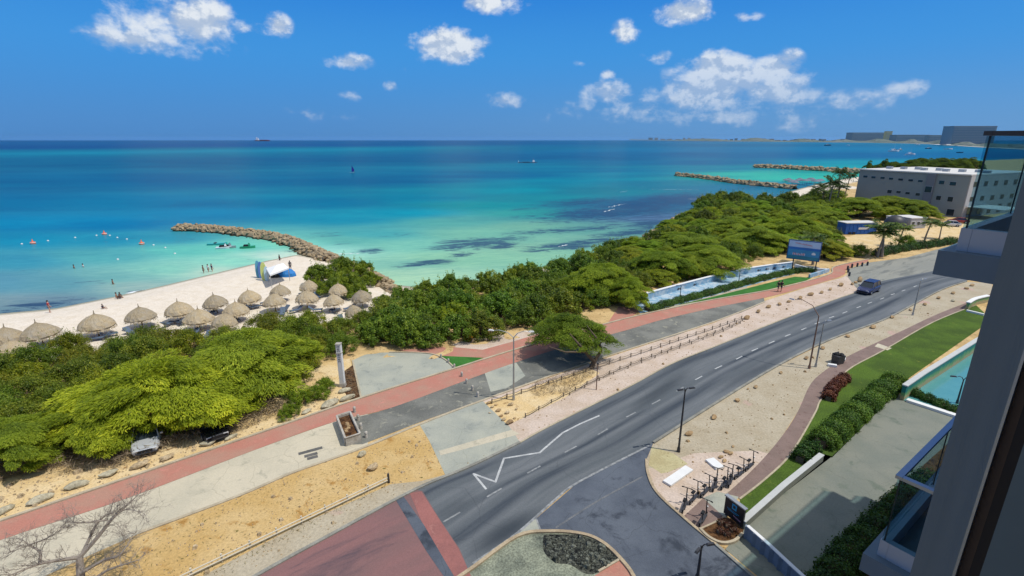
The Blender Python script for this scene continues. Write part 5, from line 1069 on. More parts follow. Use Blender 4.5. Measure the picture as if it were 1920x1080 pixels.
# billboard
A = G(1489, 507); zb, zt = Z_at(1476, 483, A), Z_at(1477, 450, A)
xA, fA, _ = ray(1476, 480); A0 = Vector((A.y*xA/fA, A.y, 0)); DR = A.y*.967; xB, fB, dB = ray(1538, 470); B0 = Vector((DR*xB/fB, DR, 0)); t = empty('billboard', A0, 'large blue seaside advertising billboard standing behind the basin ramp', 'billboard')
e_ = (B0-A0).normalized(); Ls = (B0-A0).length; n_ = Vector((e_.y, -e_.x, 0)); n_ = n_ if n_.dot(-A0) > 0 else -n_; c = A0; A = A0
sb(-.12, Ls+.12, zb-.12, zt+.12, -.25, 0).build('frame', plain('billboard_frame', (.02, .07, .2, 1), .5), t)
bands = [(.66, 1., (.5, .62, .78, 1), 'printed_sky'), (.52, .66, (.03, .17, .5, 1), 'printed_sea'), (.18, .52, (.05, .28, .5, 1), 'printed_shallows'), (0, .18, (.03, .22, .3, 1), 'printed_foreground')]
for a_, b_, c_, nm in bands: sb(0, Ls, zb+(zt-zb)*a_+.002, zb+(zt-zb)*b_, .003, .02).build(nm, plain(nm, c_, .5, var=.4, scale=.6), t)
mb = MB(); mr = random.Random(3); hh = zt-zb
for j in range(16): s_ = Ls*(.2+.55*j/16); mm = sb(s_, s_+Ls*.024, zb+hh*(.86-.006*j), zb+hh*(.9-.006*j)+mr.uniform(0, .1), .022, .03); mb.add(mm.v, mm.f)
mb.build('lettering', plain('print_pink', (.6, .25, .28, 1), .5), t); mb = MB(); mw = MB()
for j in range(15): s_ = Ls*(.16+.4*j/15); q_ = mr.uniform(-.12, .16); mm = sb(s_, s_+Ls*.02, zb+hh*.22, zb+hh*.31+q_, .022, .03); (mb if j % 2 else mw).add(mm.v, mm.f)
for a_, b_ in ((.78, .85), (.8, .84), (.76, .88)): mm = sb(Ls*a_, Ls*b_, zb+hh*(.3+.1*(b_-.84)), zb+hh*(.48-(b_-.8)), .022+.002*b_, .034+.002*b_); mw.add(mm.v, mm.f)
mb.build('lettering', plain('print_red', (.6, .05, .08, 1), .5), t); mw.build('lettering', whitew, t)
for s_ in (Ls*.2, Ls*.93): sb(s_, s_+.16, 0, zb-.13, -.2, -.02).build('post', metald, t)
# slabs on the near verge
for u0, v0, u1, v1, w, lab in [(1250, 909, 1292, 880, .62, 'long white concrete slab lying nearest the road corner'), (1330, 863, 1350, 880, .7, 'shorter white concrete slab beside the brown stone pile')]:
    A, B = G(u0, v0), G(u1, v1); A.z = B.z = 0; rib_pts([A, B], w, .02, .16).build('concrete_slab', whitew); tag(bpy.data.objects[-1] if False else COL.objects[-1], lab, 'slab')
# litter bin
t = empty('litter_bin', G(1570, 681), 'black open litter bin overflowing with bags beside the brick path', 'litter bin', rz=.4); MB().box((0, 0, .45), (.9, .7, .9), top=1.12).build('bin_body', metald, t)
for i in range(5): rk = MB(); rk.lathe([(.02, .0), (.2, .05), (.24, .16), (.14, .28), (.02, .33)], 8, (random.uniform(-.3, .3), random.uniform(-.2, .2), .84)); rk.build('bin_bag', blk, t)
MB().box((.1, .42, .75), (.95, .08, .55)).build('lid', metald, t)
A = G(1552, 686); o = rib_pts([A, A+Vector((.7, -.3, 0))], .35, 0, .25).build('concrete_block', whitew); tag(o, 'white concrete block on the sand left of the black litter bin', 'block')
A = G(1581, 677); o = rib_pts([A, A+Vector((.4, .5, 0))], .3, 0, .2).build('concrete_block', whitew); tag(o, 'pale concrete block right of the black litter bin', 'block')
# electric scooters
def make_scooter():
    r_ = empty('electric_scooter', (0, 0, 0)); MB().box((0, 0, .18), (.75, .2, .07)).build('deck', metald, r_)
    for x_ in (.52, -.5):
        w_ = MB(); w_.cyl((x_, -.04, .13), (x_, .04, .13), .13, .13, 12); o_ = w_.build('wheel', blk, r_); MB().cyl((x_, -.045, .13), (x_, .045, .13), .06, .06, 8).build('hub', metal, o_)
    MB().tube([(.52, 0, .18), (.44, 0, .5), (.3, 0, 1.18)], [.04, .035, .03], 8).build('stem', metald, r_); MB().cyl((.3, -.3, 1.2), (.3, .3, 1.2), .024, .024, 6).build('handlebar', metald, r_)
    for s_ in (-1, 1): MB().cyl((.3, s_*.2, 1.2), (.27, s_*.31, 1.2), .035, .035, 6).build('grip', blk, r_)
    MB().cyl((-.18, 0, .2), (-.25, 0, .72), .03, .03, 6).build('seat_post', metald, r_); MB().box((-.26, 0, .76), (.34, .18, .08), top=.8).build('seat', blk, r_); MB().box((-.48, 0, .3), (.32, .13, .04)).build('mudguard', metald, r_); MB().box((.5, 0, .62), (.08, .1, .08)).build('headlight', whitew, r_); return r_
protos['scooter'] = [make_scooter()]
for i, (u, v) in enumerate([(1410, 873), (1391, 888), (1374, 901), (1363, 906), (1345, 908), (1327, 921), (1306, 933), (1288, 947)]):
    p = G(u-5, v+5); d = (G(u, v)-G(u-11, v+13)).normalized()
    put('scooter', p, 1.05, 'dark electric scooter in the row beside the brick path, %s from the right' % ORD[i], 'scooter', 'row of electric scooters', rz=math.atan2(d.y, d.x)+random.uniform(-.25, .25), var=0)
put('scooter', G(1318, 977), 1.1, 'dark electric scooter standing alone on the brick pad before the planting bed', 'scooter', None, rz=.9, var=0)
# ------------------------------------------------------------ vehicles
def car(name, p, head, col_, label, cat, Lc=4.6, Wc=1.82, Hc=1.5, belt=.92, suv=False):
    t = empty(name, p, label, cat, rz=head); pm = plain(name+'_paint', col_, .25, .3, .05, spec=.6); gl = glassd; w = Wc/2; hl = Lc/2
    st = [(-hl, .45, belt-.15, .78), (-hl+.12, .3, belt-.02, .92), (-hl+.6, .25, belt, 1), (0, .24, belt, 1), (hl-1.25, .25, belt-.03, 1), (hl-.5, .28, belt-.13, .96), (hl-.1, .34, belt-.26, .85), (hl, .45, belt-.38, .72)]
    vs = []; k = 8
    for x_, zb_, zt_, f_ in st:
        for y_, z_ in ((-.86*w*f_, zb_), (-w*f_, zb_+.14), (-w*f_, zt_-.16), (-.9*w*f_, zt_), (.9*w*f_, zt_), (w*f_, zt_-.16), (w*f_, zb_+.14), (.86*w*f_, zb_)): vs.append((x_, y_, z_))
    fs = [(i*k+j, i*k+(j+1) % k, (i+1)*k+(j+1) % k, (i+1)*k+j)[::-1] for i in range(len(st)-1) for j in range(k)]+[tuple(range(k)), tuple(range(len(vs)-k, len(vs)))[::-1]]
    mesh_obj('body', vs, fs, pm, t)
    x0, x1 = (-hl+.15, hl-1.15) if suv else (-hl+.35, hl-1.15); r0, r1 = (-hl+.4, hl-2.) if suv else (-hl+1.1, hl-2.05); y0, y1 = w*.9, w*.72; zr = Hc-.05
    q_ = [(x0, -y0, belt-.02), (x1, -y0, belt-.05), (x1, y0, belt-.05), (x0, y0, belt-.02), (r0, -y1, zr), (r1, -y1, zr), (r1, y1, zr), (r0, y1, zr)]
    mesh_obj('windows', q_, [(0, 1, 5, 4), (1, 2, 6, 5), (2, 3, 7, 6), (3, 0, 4, 7), (4, 5, 6, 7)], gl, t)
    MB().prism([(r0-.06, -y1-.03), (r1+.1, -y1-.03), (r1+.1, y1+.03), (r0-.06, y1+.03)], zr+.002, Hc).build('roof', pm, t)
    pb = MB()
    for s_ in (-1, 1):
        for a_, b_ in (((x0, s_*y0, belt), (r0, s_*y1, zr)), ((x1, s_*y0, belt-.03), (r1, s_*y1, zr)), (((x0+x1)/2-.1, s_*(y0+.005), belt), ((r0+r1)/2, s_*(y1+.005), zr))): pb.cyl(a_, b_, .05, .045, 5)
    pb.build('pillars', pm, t)
    for x_ in (-hl+.85, hl-.9):
        for s_ in (-1, 1):
            o_ = MB().cyl((x_, s_*(w-.2), .34), (x_, s_*(w+.015), .34), .34, .34, 16).build('wheel', blk, t); MB().cyl((x_, s_*(w+.016), .34), (x_, s_*(w+.03), .34), .2, .18, 10).build('rim', metal, o_)
    for s_ in (-1, 1):
        MB().box((hl-.12, s_*w*.62, belt-.36), (.16, .34, .14)).build('headlight', whitew, t); MB().box((-hl+.03, s_*w*.62, belt-.2), (.1, .26, .16)).build('tail_light', plain('lens_red', (.35, .01, .01, 1), .3), t); MB().box((x1-.25, s_*(w+.08), belt+.05), (.14, .18, .12)).build('mirror', pm, t)
    MB().box((hl-.03, 0, .52), (.1, Wc*.5, .16)).build('grille', blk, t); MB().box((hl+.0, 0, .36), (.12, Wc*.78, .1)).build('bumper', metald, t); return t
car('suv', G(1627, 548), math.atan2(-.585, -.811), (.045, .055, .13, 1), 'dark blue sport utility car driving down the road towards the junction', 'car', 4.5, 1.85, 1.72, 1.02, True)
pA, pB = G(280, 815), G(276, 850); car('parked_car', G(279, 828), math.atan2(-.82, .5), (.55, .57, .6, 1), 'silver car parked nose out under the bright yellow-green tree', 'car')
car('parked_car', G(398, 806), math.atan2(-.75, .65), (.012, .013, .018, 1), 'black car parked under the wide light green feathery tree', 'car')
car('parked_car', G(1780, 424), 2.6, (.6, .6, .6, 1), 'small white car parked at the corner of the grey building', 'car'); car('parked_car', G(1796, 418), 2.6, (.25, .03, .03, 1), 'dark red car parked at the entrance of the grey building', 'car')
# ------------------------------------------------------------ people
def skin_obj(name, V_, E_, rad, m_, parent, sub=1):
    me = bpy.data.meshes.new(name); me.from_pydata(V_, E_, []); o = bpy.data.objects.new(name, me); COL.objects.link(o); o.parent = parent; me.materials.append(m_)
    sm_ = o.modifiers.new('skin', 'SKIN'); sm_.use_smooth_shade = True
    for i, r_ in enumerate(rad): me.skin_vertices[0].data[i].radius = (r_, r_)
    me.skin_vertices[0].data[0].use_root = True
    if sub: s_ = o.modifiers.new('sub', 'SUBSURF'); s_.levels = sub; s_.render_levels = sub
    return o
SK = [plain('skin_light', (.5, .29, .2, 1), .6), plain('skin_tan', (.32, .17, .1, 1), .6), plain('skin_dark', (.11, .055, .035, 1), .6)]
def person(p, head, label, sk=0, top=None, low=(.03, .04, .08, 1), pose='walk', hair=(.03, .02, .015, 1), bag=None, sc=1., group=None):
    t = empty('person', p, label, 'person', group, rz=head, sc=sc)
    st = {'walk': .32, 'stand': .06, 'sit': 0}[pose]; hz = .93 if pose != 'sit' else .16; V_ = [(0, 0, hz), (0, 0, hz+.17), (0.01, 0, hz+.34), (0, 0, hz+.52), (.01, 0, hz+.62), (.02, 0, hz+.72), (.02, 0, hz+.8)]
    rad = [.13, .12, .135, .075, .055, .095, .07]; E_ = [(i, i+1) for i in range(6)]
    for s_ in (-1, 1):
        f = s_*st; b = len(V_)
        if pose == 'sit': V_ += [(.05, s_*.1, hz), (.42, s_*.14, hz+.22), (.75, s_*.14, .06), (.86, s_*.14, .05)]
        else: V_ += [(0, s_*.1, hz-.06), (f*.55+.04, s_*.1, .5), (f*.85-.05*(s_ < 0), s_*.1, .08), (f*.85+.14, s_*.1, .035)]
        rad += [.095, .062, .042, .035]; E_ += [(0, b), (b, b+1), (b+1, b+2), (b+2, b+3)]
        b = len(V_); V_ += [(0, s_*.17, hz+.5), (-f*.35, s_*.24, hz+.24), (-f*.7+.1, s_*.25, hz+.02), (-f*.75+.14, s_*.25, hz-.06)]; rad += [.055, .042, .03, .028]; E_ += [(3, b), (b, b+1), (b+1, b+2), (b+2, b+3)]
        h0 = b+3; hx, hy, hh_ = V_[h0]
        for k in range(4): V_.append((hx+.03*(k-1.2), hy, hh_-.09+.008*abs(k-1))); rad.append(.009); E_.append((h0, len(V_)-1))
        V_.append((hx+.06, hy-s_*.01, hh_-.03)); rad.append(.01); E_.append((h0, len(V_)-1))
    skin_obj('body', V_, E_, rad, SK[sk], t)
    if top: skin_obj('shirt', [(0, 0, hz+.02), (0, 0, hz+.2), (0.01, 0, hz+.36), (0, 0, hz+.5), (0, -.17, hz+.5), (0, -.23, hz+.3), (0, .17, hz+.5), (0, .23, hz+.3)], [(0, 1), (1, 2), (2, 3), (3, 4), (4, 5), (3, 6), (6, 7)], [.155, .145, .16, .1, .08, .065, .08, .065], plain('cloth', top, .9), t)
    lg = .5 if pose != 'sit' else hz+.22
    skin_obj('shorts', [(0, 0, hz+.05), (0, 0, hz-.02)]+([(.02+st*.25, .1, hz-.28), (.02-st*.25, -.1, hz-.28)] if pose != 'sit' else [(.25, .12, hz+.12), (.25, -.12, hz+.12)]), [(0, 1), (1, 2), (1, 3)], [.15, .145, .1, .1], plain('cloth', low, .9), t)
    MB().lathe([(.02, .12), (.09, .09), (.112, .02), (.1, -.05), (.085, -.07)], 10, (.0, 0, hz+.74)).build('hair', plain('hair', hair, .8), t, True)
    mb_ = MB(); mb_.box((.118, 0, hz+.7), (.03, .02, .035), top=.5); mb_.build('nose', SK[sk], t); mb_ = MB()
    for s_ in (-1, 1): mb_.box((.108, s_*.035, hz+.735), (.012, .02, .012))
    mb_.build('eyes', blk, t)
    if bag: MB().box((-.2, 0, hz+.33), (.16, .3, .42), top=.8).build('backpack', plain('cloth', bag, .8), t)
    return t
person(G(1458, 547), math.atan2(.585, .811), 'walking person in dark clothes on the left of the pair on the red path', 1, (.03, .05, .03, 1), pose='walk'); person(G(1464, 547), math.atan2(.585, .811), 'walking person with a black backpack on the right of the pair on the red path', 1, (.02, .02, .025, 1), bag=(.01, .01, .012, 1))
person(GT(94, 586), 1., 'person in red standing at the waterline on the left', 0, (.45, .06, .06, 1), pose='stand'); person(GT(219, 560), .5, 'tanned person sitting at the waterline on the left of the pair', 1, None, pose='sit'); person(GT(226, 560), 2.5, 'dark skinned person sitting at the waterline on the right of the pair', 2, None, pose='sit')
def wade(u, v, d_, **k):
    p = G(u, v, SEA); p.z = SEA-d_; return person(p, k.pop('head', 1.), **k)
wade(139, 503, 1.05, label='bather with dark hair in the water, left of the pair farthest out', sk=1, pose='stand'); wade(156, 501, 1.05, label='bather in a white top in the water, right of the pair farthest out', sk=0, top=(.7, .7, .65, 1), pose='stand'); wade(212, 533, .9, label='lone dark haired bather between the far pair and the sitting pair', sk=1, pose='stand')
wade(382, 512, .3, label='wading person on the left of the group of three', sk=1, pose='stand'); wade(391, 510, .3, label='wading person in white in the middle of the group of three', sk=0, top=(.7, .7, .7, 1), pose='stand'); wade(398, 509, .3, label='wading person in dark clothes on the right of the group of three', sk=0, top=(.05, .06, .12, 1), pose='stand')
wade(525, 492, .2, label='person at the waterline left of the breakwater', sk=2, pose='stand'); person(GT(545, 507), 2., 'person standing at the right end of the white beach canopy', 2, (.05, .05, .06, 1), pose='stand'); person(GT(193, 579), 0., 'small sitting person on the sand behind the second sunshades', 1, (.05, .06, .08, 1), pose='sit', sc=.7)
# ------------------------------------------------------------ beach canopy with boards
c4 = [(499, 503), (531, 493), (541, 502), (506, 515)]; P_ = [GT(u, v, 2.2) for u, v in c4]; c = sum(P_, Vector())/4; t = empty('beach_canopy', c, 'white fabric canopy on poles at the top of the beach', 'canopy'); q_ = [p-c for p in P_]; 
vs = [(p.x, p.y, p.z+2.2) for p in q_]; cc = (0, 0, 2.75); mesh_obj('fabric', vs+[cc]+[(v_[0], v_[1], v_[2]-.25) for v_ in vs], [(0, 1, 4), (1, 2, 4), (2, 3, 4), (3, 0, 4), (0, 5, 6, 1), (1, 6, 7, 2), (2, 7, 8, 3), (3, 8, 5, 0)], plain('canvas', (.8, .8, .78, 1), .8), t)
for p in q_: MB().cyl((p.x*.97, p.y*.97, p.z-.2), (p.x*.97, p.y*.97, p.z+2.1), .05, .05, 6).build('pole', metal, t)
def board(u, v, h, col_, label, w=.7):
    p = GT(u, v); o = MB(); pr = [(0, -w*.15), (w*.42, h*.1), (w*.5, h*.4), (w*.46, h*.75), (w*.25, h*.95), (0, h)]; pr = pr+[(-a, b_) for a, b_ in pr[-2:0:-1]]
    n = len(pr); o.add([(a, -.05, b_) for a, b_ in pr]+[(a, .05+b_*.06, b_) for a, b_ in pr], [tuple(range(n)), tuple(range(n, 2*n))[::-1]]+[(i, n+i, n+(i+1) % n, (i+1) % n) for i in range(n)])
    o_ = o.build('paddle_board', plain('board_'+label[:6], col_, .4, var=.25)); o_.location = p; o_.rotation_euler = (-.1, 0, .3); return tag(o_, label, 'paddle board')
board(485, 521, 2.9, (.12, .4, .5, 1), 'teal paddle board standing upright at the left end of the beach canopy'); board(490, 522, 2.8, (.1, .2, .5, 1), 'blue paddle board standing second from the left at the beach canopy'); board(496, 526, 3., (.6, .65, .2, 1), 'yellow-green paddle board standing upright by the beach canopy', .9); board(501, 527, 2.4, (.5, .68, .75, 1), 'pale blue paddle board nearest the thatched sunshades')
t = empty('blue_tarpaulin', GT(537, 517), 'bright blue tarpaulin heaped beside the beach canopy', 'tarpaulin'); MB().lathe([(1.7, 0), (1.6, .5), (1.1, 1.0), (.5, 1.25), (.02, 1.3)], 9).build('cover', plain('tarp_blue', (.02, .2, .55, 1), .6, var=.5), t); t.scale = (1, .7, 1)
t = empty('gear_pile', GT(513, 519), 'dark pile of beach gear in the shade of the white canopy', 'gear'); mb = MB()
for i in range(9): mb.box((random.uniform(-1.6, 1.6), random.uniform(-.5, .5), .3), (random.uniform(.4, .9), .4, random.uniform(.4, .8)), rz=random.uniform(0, 3))
mb.build('bundles', metald, t)
# ------------------------------------------------------------ boats and buoys
orange = plain('buoy_orange', (.75, .13, .03, 1), .5); hullw = plain('hull_white', (.75, .75, .75, 1), .35); navy = plain('hull_navy', (.02, .03, .07, 1), .4); grn = plain('hull_green', (.03, .32, .16, 1), .4); teal = plain('hull_teal', (.05, .4, .38, 1), .4); redh = plain('hull_red', (.3, .04, .03, 1), .5)
def sea_empty(name, u, v, label, cat, group=None, rz=0., sc=1.): return empty(name, G(u, v, SEA), label, cat, group, rz, sc)
for u, v, lab in [(62, 457, 'orange marker buoy farthest left in the bathing area'), (196, 440, 'red and white marker buoy in the middle of the float line'), (266, 458, 'orange marker buoy nearest the tip of the breakwater')]:
    t = sea_empty('marker_buoy', u, v, lab, 'buoy'); MB().lathe([(.45, -.2), (.55, .1), (.45, .45), (.12, .55), (.1, 1.0), (.01, 1.1)], 12).build('float', orange, t, True); MB().lathe([(.46, .2), (.57, .22), (.57, .3), (.46, .34)], 12).build('band', white, t)
for i, (u, v) in enumerate([(41, 458), (90, 452), (141, 446), (181, 442), (206, 442), (220, 446), (238, 449), (288, 460), (310, 465), (221, 487), (328, 476)]):
    t = sea_empty('small_float', u, v, 'small white swim line float, %s from the left' % ORD[i], 'float', 'swim line floats'); MB().lathe([(.02, -.15), (.2, -.05), (.24, .08), (.15, .2), (.02, .25)], 8).build('ball', white, t, True); MB().cyl((0, 0, .2), (0, 0, .32), .03, .03, 5).build('eye', metal, t)
def hull(mb, Lh, Wh, Hh, z0=-.15, sharp=1.):
    st = [(-.5, .8, 1), (-.2, 1, .95), (.15, .95, 1.), (.36, .6, 1.12), (.5, .03, 1.3)]; vs = []
    for x_, w, h in st:
        for y_, z_ in ((-w*.5, h), (-w*.42, .1), (0, 0), (w*.42, .1), (w*.5, h)): vs.append((x_*Lh, y_*Wh, z0+z_*Hh))
    return mb.add(vs, [(i*5+k, i*5+k+1, i*5+k+6, i*5+k+5) for i in range(4) for k in range(4)]+[(i*5+4, i*5, i*5+5, i*5+9) for i in range(4)]+[(0, 1, 2, 3, 4)])
def boat(u, v, Lh, label, hm, cab=True, rz=0., mast=0, group=None, cat='boat', name='motor_boat'):
    t = sea_empty(name, u, v, label, cat, group, rz); hull(MB(), Lh, Lh*.3, Lh*.13).build('hull', hm, t)
    if cab: MB().box((-Lh*.05, 0, Lh*.16), (Lh*.35, Lh*.2, Lh*.14), top=.8).build('cabin', hullw, t); MB().box((Lh*.02, 0, Lh*.185), (Lh*.36, Lh*.205, Lh*.04), top=.9).build('windows', glassd, t)
    else: MB().box((-Lh*.1, 0, Lh*.12), (Lh*.1, Lh*.22, Lh*.03)).build('seat', metald, t)
    if mast: MB().cyl((0, 0, Lh*.1), (0, 0, mast), Lh*.008+.03, .03, 6).build('mast', hullw, t); MB().cyl((0, 0, Lh*.25), (-Lh*.4, 0, Lh*.27), .12, .1, 6).build('boom', hullw, t)
    return t
boat(408, 459, 4.2, 'small teal and white boat moored behind the breakwater', teal, False, .2)
def jetski(u, v, m_, label, rz):
    t = sea_empty('jet_ski', u, v, label, 'jet ski', None, rz); hull(MB(), 3.1, 1.3, .55).build('hull', m_, t); MB().box((-.3, 0, .62), (1.3, .4, .4), top=.7).build('seat', blk, t); MB().box((.35, 0, .8), (.4, .5, .5), top=.5).build('console', m_, t); MB().cyl((.25, -.4, 1.1), (.25, .4, 1.1), .04, .04, 6).build('handlebar', blk, t)
jetski(420, 466, hullw, 'grey and white jet ski on the left behind the breakwater', .3); jetski(429, 465, metal, 'grey jet ski touching the white one behind the breakwater', .1); jetski(465, 465, grn, 'green jet ski on the right behind the breakwater', .2)
t = sea_empty('cargo_ship', 492, 264.6, 'distant cargo ship with a white bridge on the horizon', 'ship', rz=0.); s = depth(t.location)/F; hull(MB(), 28*s, 4*s, 1.6*s, 0).build('hull', redh, t); MB().box((-9*s, 0, 3.2*s), (5*s, 3*s, 4*s), top=.8).build('bridge', hullw, t); MB().box((-10*s, 0, 6*s), (1.5*s, 1.5*s, 2*s)).build('funnel', hullw, t); MB().box((3*s, 0, 2*s), (14*s, 2.5*s, .8*s)).build('deck_cargo', redh, t)
t = sea_empty('windsurfer', 660, 324, 'windsurfer with a purple and blue sail on the open water', 'windsurfer'); hull(MB(), 3, .7, .2, 0).build('board', hullw, t); mesh_obj('sail', [(-.2, 0, .6), (1.9, 0, 1.2), (1.5, 0, 2.8), (.2, 0, 5.2), (-.2, .05, .6), (1.9, .05, 1.2), (1.5, .05, 2.8), (.2, .05, 5.2)], [(0, 1, 2, 3), (7, 6, 5, 4), (0, 4, 5, 1), (1, 5, 6, 2), (2, 6, 7, 3), (3, 7, 4, 0)], plain('sail_purple', (.07, .03, .35, 1), .6), t); MB().cyl((-.2, 0, .1), (.2, 0, 5.3), .04, .02, 6).build('mast', metald, t); person((0, 0, 0), 0, 'x', 1, None, pose='stand')
o_ = COL.objects[:]; pr = [o for o in COL.objects if o.get('label') == 'x'][0]; pr['label'] = 'person standing on the windsurf board holding the sail'; pr.location = G(664, 324.5, SEA)+Vector((0, 0, .1))
t = sea_empty('work_barge', 988, 305, 'low dark barge with a white crane cab far out on the water', 'boat', rz=0.1); MB().prism([(-9, -2.5), (9, -2.5), (11, 0), (9, 2.5), (-9, 2.5)], -.2, .5).build('hull', plain('hull_slate', (.05, .1, .16, 1), .5), t); MB().box((7, 0, 1.6), (2.4, 2, 1.8), top=.8).build('cab', hullw, t); MB().cyl((-9, 0, .4), (-9, 0, 2.4), .4, .2, 6).build('crane_post', hullw, t); MB().box((-1, 0, .7), (7, 2, .3)).build('deck_load', metald, t); MB().cyl((7, 0, 2.4), (6, 0, 4.6), .12, .1, 6).build('boom', metal, t)
boat(1676, 284.5, 22, 'large white sailing catamaran with a tall mast at anchor in the bay', hullw, True, .1, 26, name='sail_boat'); boat(1688, 281.5, 14, 'grey hulled sailing yacht behind the white catamaran', metal, True, .4, 20, name='sail_boat'); boat(1707, 290.5, 15, 'white motor yacht right of the catamaran in the bay', hullw, True, 0., 12); boat(1696, 291, 4, 'small white dinghy between the catamaran and the motor yacht', hullw, False)
boat(1552, 273, 26, 'dark excursion boat left in the bay', navy, True); boat(1778, 280.5, 20, 'white speed boat in front of the bay pier', hullw, False); boat(1741, 279, 16, 'dark launch left of the speed boat', navy, True); boat(1800, 286.5, 12, 'small dark boat nearest the glass balcony', navy, False)
boat(1590, 272.5, 14, 'white boat moored off the far shore right of the excursion boat', hullw, True); boat(1720, 272, 22, 'white yacht moored off the far hotels', hullw, True, 0, 30, name='sail_boat')
t = sea_empty('bay_pier', 1772, 273.5, 'dark wooden pier with white roofs reaching into the far bay', 'pier'); s = depth(t.location)/F; MB().box((0, 0, 1.4), (46*s, 3*s, .5)).build('deck', metald, t)
for k in range(12): MB().cyl(((-22+4*k)*s, 0, -1), ((-22+4*k)*s, 0, 1.2), .4, .4, 6).build('pile', metald, t)
for k, (a_, w_) in enumerate(((-20, 10), (2, 8))): MB().box((a_*s+w_*s/2, 0, 5.5), (w_*s, 2.5*s, 1.2), top=.6).build('roof', hullw, t)
# ------------------------------------------------------------ far coast
cpts = [(1180, 262.6), (1300, 264.4), (1420, 265.6), (1520, 266.6), (1600, 267.4), (1680, 268.6), (1740, 270.2), (1800, 273.5), (1850, 276.5), (1920, 280), (2100, 290)]
P_ = smooth([G(u, v, SEA) for u, v in cpts], 8); hillm = ground_mat('coast_scrub', (.11, .15, .12, 1), (.17, .19, .16, 1), .004, .05, .3, (.3, .28, .24, 1), .012, .6); vs = []; r = random.Random(2)
for i, p in enumerate(P_):
    d = Vector((p.x, p.y, 0)); u = px(p)[0]; k = .011 if u > 1500 else .008; s = d.length/F; hh_ = s*(3.0+2.0*math.sin(i*.9)+r.uniform(0, 1.4))*(.25+.75*min(1, max(0, (u-1190)/200)))
    for f_, z_ in ((1., -.4), (1.008, .8), (1.03, hh_*.4), (1.09, hh_), (1.6, hh_*.5), (2.2, -2)): q_ = d*f_; vs.append((q_.x, q_.y, SEA+z_+.2))
o = mesh_obj('far_coast', vs, [(i*6+k, i*6+k+1, i*6+k+7, i*6+k+6)[::-1] for i in range(len(P_)-1) for k in range(5)], hillm); o['kind'] = 'structure'
fb = rib_pts([Vector((p.x, p.y, 0))*1.003 for p in P_[10:]], 30, SEA-.2, SEA+.9).build('far_beach', plain('far_sand', (.6, .55, .46, 1), .9)); fb['kind'] = 'structure'
fw = [plain('far_wall_a', (.42, .42, .40, 1), .9), plain('far_wall_b', (.5, .44, .36, 1), .9), plain('far_wall_c', (.22, .29, .31, 1), .9), plain('far_wall_y', (.62, .5, .2, 1), .9)]  # far_wall_c: haze put into the wall colour as a lighter bluish grey
def far_b(u0, u1, vb, vt, m_, label, group=None, name='far_building', fl=5):
    A = G(u0, vb, SEA)*1.02; B = G(u1, vb, SEA)*1.02; A.z = B.z = 0; c = (A+B)/2; w = (B-A).length; h = (vb-vt)/F*c.length*1.02; hd = math.atan2((B-A).y, (B-A).x); t = empty(name, c, label, 'building', group, rz=hd)
    MB().box((0, 0, h/2), (w, w*.25+10, h)).build('wall', m_, t); MB().box((0, 0, h+.8), (w*1.02, w*.25+12, 1.6)).build('roof', fw[0], t); mb = MB()
    for k in range(1, fl): mb.box((0, -(w*.25+10)/2-.8, h*k/fl), (w*.96, 1.6, h*.12/fl*2))
    mb.build('balconies', metal, t); return t
far_b(1590, 1655, 266, 253.5, fw[2], 'long dark green hotel block on the far shore', fl=7); far_b(1656, 1668, 266.5, 252, fw[3], 'pale yellow hotel tower beside the long dark block', fl=8); far_b(1672, 1733, 267.5, 257.5, fw[2], 'low dark block right of the yellow tower on the far shore', fl=5); far_b(1735, 1765, 268.5, 258.5, fw[2], 'dark blurred block between the low block and the biggest hotel'); far_b(1771, 1850, 272, 249, plain('far_hotel', (.25, .31, .35, 1), .9), 'biggest dark hotel block on the far shore beside the glass balcony', fl=11)  # far_hotel paint also lightened towards blue to carry the haze
r = random.Random(5)
for i in range(34):
    u = 1215+i*11+r.uniform(-4, 4); vb = np.interp(u, [c_[0] for c_ in cpts], [c_[1] for c_ in cpts]); w = r.uniform(3, 9); far_b(u, u+w, vb-.2, vb-r.uniform(2.2, 4.6), r.choice(fw[:3]), 'small hazy building on the low far shore left of the long hotel block', 'small buildings on the far shore', fl=3)
# ------------------------------------------------------------ the hotel we look out of
E3 = Vector((math.cos(R(35.8)), math.sin(R(35.8)), 0)); N3 = Vector((-E3.y, E3.x, 0))
def hq(s0, s1, n0, n1, z0, z1): return MB().prism(ccw([((E3*s+N3*n).x, (E3*s+N3*n).y) for s, n in ((s0, n0), (s1, n0), (s1, n1), (s0, n1))]), z0, z1)
ht = empty('hotel_building', (0, 0, 0), 'blue grey hotel building at the right edge whose window the view is taken from', 'building')
wallm = plain('hotel_wall', (.13, .17, .22, 1), .75, var=.15, scale=1.5); wallp = plain('hotel_panel', (.36, .40, .45, 1), .7, var=.1); slabm = plain('hotel_slab', (.12, .17, .215, 1), .8, var=.2)
hq(2.9, 40, -14, .33, 0, 20.2).build('wall', wallm, ht); hq(2.9, 40, -14, 0, 20.202, 24.).build('upper_wall', wallm, ht); hq(-15, 2.6, -14, -1.6, 0, 24).build('rear_wall', wallm, ht); hq(-15, 40, -14.2, 0, 24.002, 24.25).build('roof', roof_w, ht)
